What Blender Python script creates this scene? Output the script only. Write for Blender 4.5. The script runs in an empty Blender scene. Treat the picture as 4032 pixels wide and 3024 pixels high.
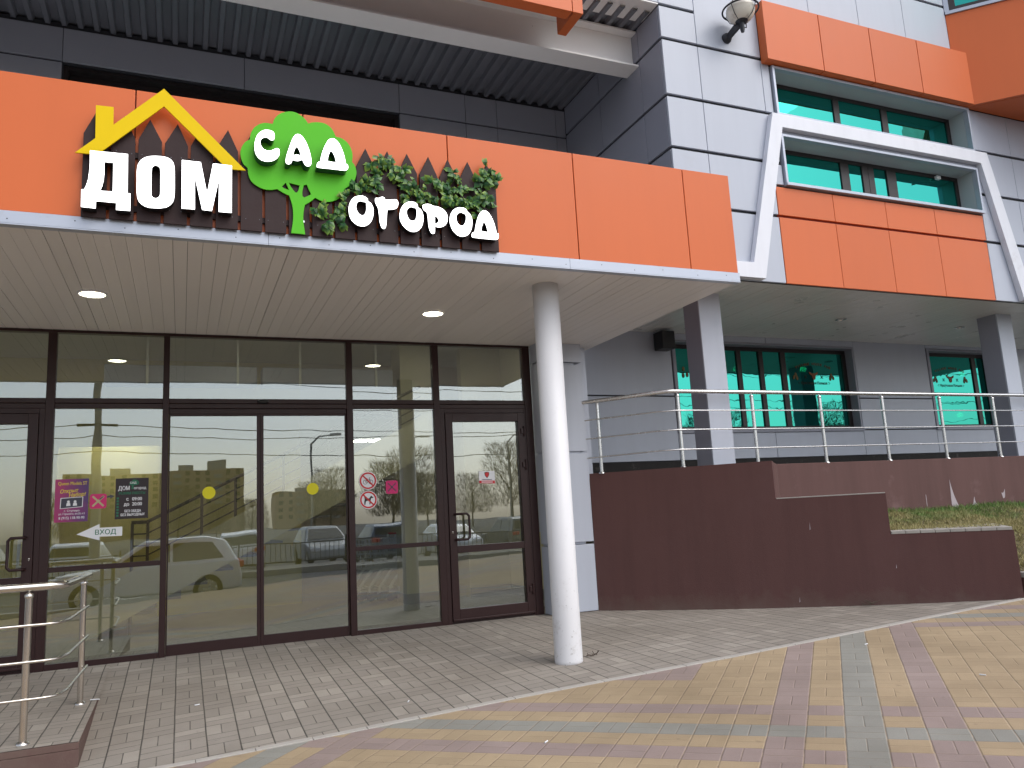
import bpy, bmesh, math, random
from mathutils import Vector, Matrix
random.seed(7)
S = bpy.context.scene
COL = S.collection
R = math.radians
# ---------------------------------------------------------------- camera
cam_d = bpy.data.cameras.new("camera")
cam = bpy.data.objects.new("camera", cam_d)
COL.objects.link(cam)
cam_d.sensor_width = 36.0
cam_d.lens = 27.3215
cam_d.clip_start = 0.05
cam_d.clip_end = 1500
CR = Vector((0.920866, -0.386053, -0.054478))
CD = Vector((0.013456, 0.171119, -0.985159))
CF = Vector((0.389646, 0.906466, 0.162772))
cam.matrix_world = Matrix(((CR.x, -CD.x, -CF.x, 0.0), (CR.y, -CD.y, -CF.y, 0.0), (CR.z, -CD.z, -CF.z, 1.18), (0, 0, 0, 1)))
S.camera = cam
# ---------------------------------------------------------------- sky and sun (overcast)
SUN_EL, SUN_AZ = 48.0, 150.0          # azimuth clockwise from +Y
W = bpy.data.worlds.new("World")
S.world = W
W.use_nodes = True
nt = W.node_tree
bg = nt.nodes["Background"]
sky = nt.nodes.new("ShaderNodeTexSky")
sky.sky_type = 'NISHITA'
sky.sun_disc = False
sky.sun_elevation = R(SUN_EL)
sky.sun_rotation = R(SUN_AZ)
sky.air_density = 1.0
sky.dust_density = 2.5
sky.ozone_density = 1.0
hsv = nt.nodes.new("ShaderNodeHueSaturation")
hsv.inputs['Saturation'].default_value = 0.52
nt.links.new(sky.outputs[0], hsv.inputs['Color'])
nt.links.new(hsv.outputs[0], bg.inputs['Color'])
bg.inputs['Strength'].default_value = 0.15
sd = bpy.data.lights.new("sun", 'SUN')
sd.energy = 0.5
sd.angle = R(50)
sd.color = (1.0, 0.985, 0.965)
sun = bpy.data.objects.new("sun", sd)
COL.objects.link(sun)
sv = Vector((math.sin(R(SUN_AZ)) * math.cos(R(SUN_EL)), math.cos(R(SUN_AZ)) * math.cos(R(SUN_EL)), math.sin(R(SUN_EL))))
sun.rotation_euler = sv.to_track_quat('Z', 'Y').to_euler()
sun.location = (6, -12, 14)
S.view_settings.view_transform = 'Standard'
S.view_settings.look = 'None'
S.view_settings.gamma = 1.0
S.view_settings.exposure = 0.62

# ---------------------------------------------------------------- node helpers
class NB:
    def __init__(s, name):
        s.m = bpy.data.materials.new(name)
        s.m.use_nodes = True
        s.t = s.m.node_tree
        s.b = s.t.nodes["Principled BSDF"]
        s.o = s.t.nodes["Material Output"]
    def n(s, k, **kw):
        nd = s.t.nodes.new(k)
        for a, v in kw.items():
            setattr(nd, a, v)
        return nd
    def l(s, a, b):
        s.t.links.new(a, b)
    def math(s, op, a, b=None, c=None):
        nd = s.n("ShaderNodeMath", operation=op)
        for i, v in enumerate((a, b, c)):
            if v is None:
                continue
            if isinstance(v, (int, float)):
                nd.inputs[i].default_value = v
            else:
                s.l(v, nd.inputs[i])
        return nd.outputs[0]
    def mix(s, f, a, b, blend='MIX'):
        nd = s.n("ShaderNodeMix", data_type='RGBA', blend_type=blend)
        for i, v in ((0, f), (6, a), (7, b)):
            if isinstance(v, (int, float)):
                nd.inputs[i].default_value = v
            elif isinstance(v, tuple):
                nd.inputs[i].default_value = (*v, 1) if len(v) == 3 else v
            else:
                s.l(v, nd.inputs[i])
        return nd.outputs[2]
    def noise(s, vec, scale, detail=4, rough=.55):
        nd = s.n("ShaderNodeTexNoise")
        nd.inputs['Scale'].default_value = scale
        nd.inputs['Detail'].default_value = detail
        nd.inputs['Roughness'].default_value = rough
        if vec is not None:
            s.l(vec, nd.inputs['Vector'])
        return nd.outputs['Fac']
    def pos(s):
        return s.n("ShaderNodeNewGeometry").outputs['Position']
    def ramp(s, f, lo, hi):
        nd = s.n("ShaderNodeMapRange", clamp=True)
        s.l(f, nd.inputs[0])
        nd.inputs[1].default_value = lo
        nd.inputs[2].default_value = hi
        return nd.outputs[0]
    def scale(s, vec, x, y, z):
        nd = s.n("ShaderNodeVectorMath", operation='MULTIPLY')
        s.l(vec, nd.inputs[0])
        nd.inputs[1].default_value = (x, y, z)
        return nd.outputs[0]
    def bump(s, h, strength, dist):
        nd = s.n("ShaderNodeBump")
        nd.inputs['Strength'].default_value = strength
        nd.inputs['Distance'].default_value = dist
        s.l(h, nd.inputs['Height'])
        s.l(nd.outputs[0], s.b.inputs['Normal'])

def shade(c, f):
    return tuple(min(1, v * f) for v in c)

def mat(name, col, rough=.5, metal=0.0, var=.10, nscale=3.0, bump=0.0, bscale=60., island=0.0, dirt=None, dirt_scale=1.2, dirt_lo=.58, dirt_hi=.75, spec=None, streak=0.0, foot=None):
    """plain surface with slight tonal variation, optional stains and fine bump"""
    q = NB(name)
    p = q.pos()
    n1 = q.noise(p, nscale, 5)
    c = q.mix(n1, shade(col, 1 - var), shade(col, 1 + var))
    if island:
        ri = q.n("ShaderNodeNewGeometry").outputs['Random Per Island']
        c = q.mix(ri, c, q.mix(1.0, c, shade((1, 1, 1), 1 - island), 'MULTIPLY'))
    if dirt:
        d = q.ramp(q.noise(p, dirt_scale, 8, .7), dirt_lo, dirt_hi)
        c = q.mix(d, c, dirt)
    if streak:
        sv_ = q.noise(q.scale(p, 5.5, 5.5, .45), 1.0, 6, .62)
        sv_ = q.ramp(sv_, .42, .74)
        c = q.mix(q.math('MULTIPLY', sv_, streak), c, shade(col, .45))
    if foot:                      # splashed dirt along the foot of a wall
        z_ = q.n("ShaderNodeSeparateXYZ")
        q.l(p, z_.inputs[0])
        f_ = q.math('ADD', q.ramp(z_.outputs[2], .42, -.02), q.math('MULTIPLY', q.math('SUBTRACT', q.noise(p, 5, 7, .7), .5), 1.1))
        c = q.mix(q.math('MULTIPLY', q.ramp(f_, .55, 1.05), .55), c, foot)
    q.l(c, q.b.inputs['Base Color'])
    q.b.inputs['Metallic'].default_value = metal
    r = q.math('MULTIPLY_ADD', q.noise(p, nscale * 4, 4), .16, max(.02, rough - .08))
    q.l(r, q.b.inputs['Roughness'])
    if spec is not None:
        q.b.inputs['Specular IOR Level'].default_value = spec
    if bump:
        q.bump(q.noise(p, bscale, 5, .6), bump, .004)
    return q.m

def emit(name, col, st):
    q = NB(name)
    q.b.inputs['Base Color'].default_value = (*col, 1)
    q.b.inputs['Emission Color'].default_value = (*col, 1)
    q.b.inputs['Emission Strength'].default_value = st
    return q.m

def glass(name, tint, base, k, rough=0.0, wave=0.0, gcol=(1, 1, 1)):
    """window pane: fresnel-weighted mirror over a tinted see-through sheet"""
    q = NB(name)
    tr = q.n("ShaderNodeBsdfTransparent")
    tr.inputs[0].default_value = (*tint, 1)
    gl = q.n("ShaderNodeBsdfGlossy")
    gl.inputs['Color'].default_value = (*gcol, 1)
    gl.inputs['Roughness'].default_value = rough
    lw = q.n("ShaderNodeLayerWeight")
    lw.inputs[0].default_value = .5
    f = q.math('MULTIPLY_ADD', q.math('POWER', lw.outputs['Facing'], 3.0), k, base)
    f = q.math('MINIMUM', f, .97)
    if wave:
        b = q.n("ShaderNodeBump")
        b.inputs['Strength'].default_value = wave
        b.inputs['Distance'].default_value = .02
        q.l(q.noise(q.pos(), 2.2, 1), b.inputs['Height'])
        q.l(b.outputs[0], gl.inputs['Normal'])
    mx = q.n("ShaderNodeMixShader")
    q.l(f, mx.inputs[0])
    q.l(tr.outputs[0], mx.inputs[1])
    q.l(gl.outputs[0], mx.inputs[2])
    q.l(mx.outputs[0], q.o.inputs['Surface'])
    return q.m

def paver(name, rot, off, palette, joint, stripes, jw=.016, jd=.85):
    """200 mm basket-weave cells of 100x200 mm pavers, coloured per cell, joints as grooves"""
    q = NB(name)
    p = q.pos()
    mp = q.n("ShaderNodeMapping")
    mp.inputs['Rotation'].default_value = (0, 0, rot)
    q.l(p, mp.inputs[0])
    wob = q.n("ShaderNodeTexNoise")
    wob.inputs['Scale'].default_value = 2.3
    q.l(p, wob.inputs['Vector'])
    wv = q.n("ShaderNodeVectorMath", operation='MULTIPLY_ADD')
    q.l(wob.outputs['Color'], wv.inputs[0])
    wv.inputs[1].default_value = (.008, .008, 0)
    q.l(mp.outputs[0], wv.inputs[2])
    sp = q.n("ShaderNodeSeparateXYZ")
    q.l(wv.outputs[0], sp.inputs[0])
    u = q.math('DIVIDE', q.math('ADD', sp.outputs[0], off[0]), .2)
    v = q.math('DIVIDE', q.math('ADD', sp.outputs[1], off[1]), .2)
    i, j = q.math('FLOOR', u), q.math('FLOOR', v)
    fu, fv = q.math('SUBTRACT', u, i), q.math('SUBTRACT', v, j)
    par = q.math('FLOORED_MODULO', q.math('ADD', i, j), 2.0)
    sel = q.math('ADD', q.math('MULTIPLY', fu, par), q.math('MULTIPLY', fv, q.math('SUBTRACT', 1.0, par)))
    du = q.math('SUBTRACT', .5, q.math('ABSOLUTE', q.math('SUBTRACT', fu, .5)))
    dv = q.math('SUBTRACT', .5, q.math('ABSOLUTE', q.math('SUBTRACT', fv, .5)))
    dc = q.math('ABSOLUTE', q.math('SUBTRACT', sel, .5))
    dv2 = q.math('ADD', dv, q.math('MULTIPLY', q.noise(p, 7, 2), .016))
    dmin = q.math('MINIMUM', q.math('MINIMUM', du, dv2), q.math('ADD', dc, q.math('MULTIPLY', q.noise(p, 5, 2), .018)))
    ed = q.math('MULTIPLY_ADD', q.noise(p, 45, 3), .012, 0.0)
    dj = q.math('SUBTRACT', dmin, ed)
    jm = q.ramp(dj, jw, .002)          # 1 in the joint
    half = q.math('GREATER_THAN', sel, .5)
    cv = q.n("ShaderNodeCombineXYZ")
    q.l(i, cv.inputs[0])
    q.l(j, cv.inputs[1])
    q.l(half, cv.inputs[2])
    wn = q.n("ShaderNodeTexWhiteNoise")
    q.l(cv.outputs[0], wn.inputs[0])
    rnd = wn.outputs['Value']
    if stripes:
        def line(idx, k0, per):
            return q.math('FLOORED_MODULO', q.math('SUBTRACT', idx, k0), per)
        a = line(i, stripes[0], stripes[2])
        b = line(j, stripes[1], stripes[2])
        def is_(x, k):
            return q.math('COMPARE', x, float(k), .1)
        red = q.math('MAXIMUM', q.math('MAXIMUM', is_(a, 0), is_(a, 4)), q.math('MAXIMUM', is_(b, 0), is_(b, 4)))
        gry = q.math('MAXIMUM', is_(a, 2), is_(b, 2))
        blk = q.math('MULTIPLY', q.math('LESS_THAN', i, -3.5), q.math('GREATER_THAN', j, 7.5))
        red = q.math('MAXIMUM', red, blk)
        base = q.mix(red, palette[0], palette[1])
        base = q.mix(gry, base, palette[2])
    else:
        base = q.mix(q.math('GREATER_THAN', rnd, .86), palette[0], palette[1])
    vr = q.math('MULTIPLY_ADD', rnd, .13, .935)
    c = q.mix(1.0, base, vr, 'MULTIPLY')
    grain = q.math('MULTIPLY_ADD', q.noise(p, 320, 3, .7), .7, .65)
    c = q.mix(1.0, c, grain, 'MULTIPLY')
    st = q.ramp(q.noise(p, .8, 7, .65), .30, .75)
    c = q.mix(1.0, c, q.mix(st, (.74, .725, .70), (1.1, 1.1, 1.1)), 'MULTIPLY')
    spots = q.ramp(q.noise(p, 14, 2, .5), .70, .78)
    c = q.mix(q.math('MULTIPLY', spots, .35), c, shade(palette[0], .45))
    jcol = q.mix(q.ramp(q.noise(p, 9, 3), .35, .65), joint, shade(joint, 2.4))
    c = q.mix(q.math('MULTIPLY', jm, jd), c, jcol)
    q.l(c, q.b.inputs['Base Color'])
    q.b.inputs['Roughness'].default_value = .85
    h = q.math('ADD', q.ramp(dj, .0, .03), q.math('MULTIPLY', q.noise(p, 260, 3), .18))
    h = q.math('ADD', h, q.math('MULTIPLY', rnd, .12))
    q.bump(h, .55, .006)
    return q.m

# ---------------------------------------------------------------- mesh helpers
CAM_SCALE, LEVEL = 1.0, 0.0            # upper building rescaled about the camera point: scale factor and level shift
def rescale(p):
    return (p[0] * CAM_SCALE, p[1] * CAM_SCALE, p[2] * CAM_SCALE + LEVEL)

class MB:
    def __init__(s):
        s.v, s.f, s.mi, s.sm = [], [], [], []
    def add(s, vs, fs, m=0, smooth=False):
        o = len(s.v)
        s.v += [tuple(a) for a in vs]
        for f in fs:
            s.f.append([o + i for i in f])
            s.mi.append(m)
            s.sm.append(smooth)
        return s
    def box(s, x0, x1, y0, y1, z0, z1, m=0):
        return s.add([(x0, y0, z0), (x1, y0, z0), (x1, y1, z0), (x0, y1, z0), (x0, y0, z1), (x1, y0, z1), (x1, y1, z1), (x0, y1, z1)],
                     [(0, 3, 2, 1), (4, 5, 6, 7), (0, 1, 5, 4), (1, 2, 6, 5), (2, 3, 7, 6), (3, 0, 4, 7)], m)
    def sheet_pane(s, x0, x1, y0, y1, z0, z1, m=0):
        """pane bedded a hair out of true, as glazing is"""
        a, b, c = [random.uniform(-.0016, .0016) for _ in range(3)]
        return s.hexa([(x0, y0 + a, z0), (x1, y0 + b, z0), (x1, y1 + b, z0), (x0, y1 + a, z0)],
                      [(x0, y0 + a + c, z1), (x1, y0 + b + c, z1), (x1, y1 + b + c, z1), (x0, y1 + a + c, z1)], m)
    def hexa(s, b, t, m=0):
        """two quads (bottom, top; counter-clockwise from above)"""
        return s.add(list(b) + list(t), [(3, 2, 1, 0), (4, 5, 6, 7), (0, 1, 5, 4), (1, 2, 6, 5), (2, 3, 7, 6), (3, 0, 4, 7)], m)
    def prism(s, foot, z0, z1, m=0):
        """vertical prism over a counter-clockwise footprint"""
        n = len(foot)
        vs = [(x, y, z0) for x, y in foot] + [(x, y, z1) for x, y in foot]
        fs = [tuple(range(n))[::-1], tuple(range(n, 2 * n))] + [(i, (i + 1) % n, n + (i + 1) % n, n + i) for i in range(n)]
        return s.add(vs, fs, m)
    def tube(s, path, r, n=12, m=0, caps=True, closed=False):
        P = [Vector(p) for p in path]
        rs = r if isinstance(r, (list, tuple)) else [r] * len(P)
        rings = []
        k = len(P)
        up = None
        for i in range(k):
            if closed:
                d = (P[(i + 1) % k] - P[i - 1]).normalized()
            else:
                d0 = (P[i] - P[i - 1]).normalized() if i else None
                d1 = (P[i + 1] - P[i]).normalized() if i < k - 1 else None
                d = d1 if d0 is None else d0 if d1 is None else (d0 + d1).normalized()
            if up is None:
                up = Vector((0, 0, 1)) if abs(d.z) < .9 else Vector((1, 0, 0))
            a = d.cross(up)
            if a.length < 1e-4:
                a = d.cross(Vector((0.3, 1, 0)))
            a.normalize()
            b = a.cross(d).normalized()
            up = b
            st = 1.0
            if not closed and 0 < i < k - 1:
                c = d.dot((P[i + 1] - P[i]).normalized())
                st = 1 / max(c, .5)
            rings.append([P[i] + (a * math.cos(t) * st + b * math.sin(t)) * rs[i] for t in [2 * math.pi * q / n for q in range(n)]])
        vs = [v for rg in rings for v in rg]
        fs = []
        for i in range(k if closed else k - 1):
            j = (i + 1) % k
            for q in range(n):
                fs.append((i * n + q, i * n + (q + 1) % n, j * n + (q + 1) % n, j * n + q))
        s.add(vs, fs, m, True)
        if caps and not closed:
            s.add(rings[0], [tuple(range(n))[::-1]], m)
            s.add(rings[-1], [tuple(range(n))], m)
        return s
    def lathe(s, prof, c=(0, 0, 0), n=24, m=0, smooth=True):
        """profile of (r, z) turned about the vertical through c"""
        vs, fs = [], []
        for r, z in prof:
            for q in range(n):
                t = 2 * math.pi * q / n
                vs.append((c[0] + r * math.cos(t), c[1] + r * math.sin(t), c[2] + z))
        for i in range(len(prof) - 1):
            for q in range(n):
                fs.append((i * n + q, i * n + (q + 1) % n, (i + 1) * n + (q + 1) % n, (i + 1) * n + q))
        s.add(vs, fs, m, smooth)
        return s
    def build(s, name, mats, parent=None, org=None, bevel=0.0):
        me = bpy.data.meshes.new(name)
        o3 = Vector(org) if org is not None else Vector((0, 0, 0))
        o3 = Vector(rescale(o3)) if org is not None else o3
        me.from_pydata([tuple(Vector(rescale(v)) - o3) for v in s.v], [], s.f)
        for mm in (mats if isinstance(mats, (list, tuple)) else [mats]):
            me.materials.append(mm)
        me.polygons.foreach_set('material_index', s.mi)
        me.polygons.foreach_set('use_smooth', s.sm)
        bm = bmesh.new()
        bm.from_mesh(me)
        bmesh.ops.recalc_face_normals(bm, faces=bm.faces)
        bm.to_mesh(me)
        bm.free()
        ob = bpy.data.objects.new(name, me)
        COL.objects.link(ob)
        ob.location = o3
        if parent:
            attach(ob, parent)
        if bevel:
            md = ob.modifiers.new("edge", 'BEVEL')
            md.width = bevel
            md.segments = 2
            md.limit_method = 'ANGLE'
            md.angle_limit = R(40)
        return ob

def attach(ob, parent):
    """parent while keeping the world position (every built object carries its world location)"""
    ob.parent = parent
    ob.matrix_parent_inverse = Matrix.Translation(-Vector(parent.location))

def tag(o, label, cat, group=None):
    o['label'] = label
    o['category'] = cat
    if group:
        o['group'] = group
    return o

def thing(name, label, cat, loc, group=None):
    o = bpy.data.objects.new(name, None)
    o.empty_display_size = .2
    COL.objects.link(o)
    o.location = rescale(loc)
    return tag(o, label, cat, group)

def kind(o, k):
    o['kind'] = k
    return o

def copy_tree(o, parent=None):
    c = o.copy()
    COL.objects.link(c)
    if parent:
        c.parent = parent
        c.matrix_parent_inverse = o.matrix_parent_inverse.copy()
    for ch in o.children:
        copy_tree(ch, c)
    return c

def smooth_loop(pts, sub=4, sharp=55):
    n = len(pts)
    V = [Vector(p) for p in pts]
    corner = []
    for i in range(n):
        a, b = V[i] - V[i - 1], V[(i + 1) % n] - V[i]
        corner.append(a.length > 1e-6 and b.length > 1e-6 and math.degrees(a.angle(b)) > sharp)
    out = []
    for i in range(n):
        p1, p2 = V[i], V[(i + 1) % n]
        p0 = p1 - (p2 - p1) if corner[i] else V[i - 1]
        p3 = p2 + (p2 - p1) if corner[(i + 1) % n] else V[(i + 2) % n]
        for k in range(sub):
            t = k / sub
            out.append(.5 * ((2 * p1) + (p2 - p0) * t + (2 * p0 - 5 * p1 + 4 * p2 - p3) * t * t + (3 * p1 - p0 - 3 * p2 + p3) * t ** 3))
    return [(p.x, p.y) for p in out]

def curve_mesh(cu):
    o = bpy.data.objects.new("tmp", cu)
    COL.objects.link(o)
    bpy.context.view_layer.update()
    me = bpy.data.meshes.new_from_object(o.evaluated_get(bpy.context.evaluated_depsgraph_get()))
    bpy.data.objects.remove(o)
    bpy.data.curves.remove(cu)
    return me

def plate(name, loops, y0, depth, mats, parent=None, bevel=0.0, face_slot=None):
    """outline in the x-z plane (with holes), front face at y0, going back by depth"""
    cu = bpy.data.curves.new(name, 'CURVE')
    cu.dimensions = '2D'
    cu.fill_mode = 'BOTH'
    cu.extrude = depth / 2 - bevel
    cu.bevel_depth = bevel
    cu.bevel_resolution = 1
    cu.offset = -bevel
    for lp in loops:
        sp = cu.splines.new('POLY')
        sp.points.add(len(lp) - 1)
        for q, (x, z) in enumerate(lp):
            sp.points[q].co = (x, z, 0, 1)
        sp.use_cyclic_u = True
    me = curve_mesh(cu)
    return plate_finish(name, me, y0, depth, mats, parent, face_slot)

def plate_finish(name, me, y0, depth, mats, parent, face_slot):
    for v in me.vertices:
        x, z, w = v.co
        v.co = rescale((x, y0 + depth / 2 - w, z))
    me.materials.clear()
    for mm in (mats if isinstance(mats, (list, tuple)) else [mats]):
        me.materials.append(mm)
    me.update()
    for p in me.polygons:
        p.use_smooth = False
        p.material_index = 0
        if face_slot is not None and p.normal.y < -.9:
            p.material_index = face_slot
    ob = bpy.data.objects.new(name, me)
    COL.objects.link(ob)
    if parent:
        attach(ob, parent)
    return ob

def text(name, body, x, z, size, y, mats, parent, align='CENTER', rot=0.0, bold=0.0, sx=1.0, depth=.001, shear=0.0):
    cu = bpy.data.curves.new(name, 'FONT')
    cu.body = body
    cu.size = size
    cu.align_x = align
    cu.shear = shear
    cu.extrude = depth / 2
    cu.resolution_u = 3
    me = curve_mesh(cu)
    c, s = math.cos(rot), math.sin(rot)
    co = [tuple(v.co) for v in me.vertices]
    fc = [tuple(p.vertices) for p in me.polygons]
    bpy.data.meshes.remove(me)
    vs, fs = [], []
    for k, d in enumerate((0.0,) if not bold else (0.0, -bold * .7, bold * .7)):     # heavier strokes: the outline laid three times
        o = len(vs)
        for a, b, w in co:
            a, b = a * sx + d, b + (0 if not k else bold * .3 * (1 if k == 1 else -1))
            vs.append((x + a * c - b * s, z + a * s + b * c, w + k * .00015))
        fs += [tuple(i + o for i in f) for f in fc]
    me = bpy.data.meshes.new(name)
    me.from_pydata(vs, [], fs)
    return plate_finish(name, me, y, depth, mats, parent, None)

def rrect(x0, x1, z0, z1, r, n=5):
    out = []
    for cx, cz, a0 in ((x1 - r, z1 - r, 0), (x0 + r, z1 - r, 90), (x0 + r, z0 + r, 180), (x1 - r, z0 + r, 270)):
        for k in range(n + 1):
            t = R(a0 + 90 * k / n)
            out.append((cx + r * math.cos(t), cz + r * math.sin(t)))
    return out

def circle(cx, cz, r, n=32, sx=1.0):
    return [(cx + r * sx * math.cos(2 * math.pi * k / n), cz + r * math.sin(2 * math.pi * k / n)) for k in range(n)]

# ---------------------------------------------------------------- ground shape
YG = 8.49                                     # plane of the shop glazing
CURB = [(-9, 5.75), (-.6, 5.60), (.2, 5.49), (1.0, 5.43), (2.2, 5.40), (3.0, 5.35), (4.0, 5.29), (5.0, 5.265), (7.6, 5.255)]
def zc(x):
    x = max(-4.0, min(9.0, x))
    return -.235 + .052 * x - .0012 * x * x
def curb_y(x):
    for (a, b), (c, d) in zip(CURB, CURB[1:]):
        if a <= x <= c:
            return b + (d - b) * (x - a) / (c - a)
    return CURB[0][1] if x < CURB[0][0] else CURB[-1][1]
def zg(x, y):
    yc = curb_y(x)
    if y > yc:
        return zc(x) * max(0.0, YG - y) / (YG - yc)
    return zc(x) + .0048 * (y - yc)

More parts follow.
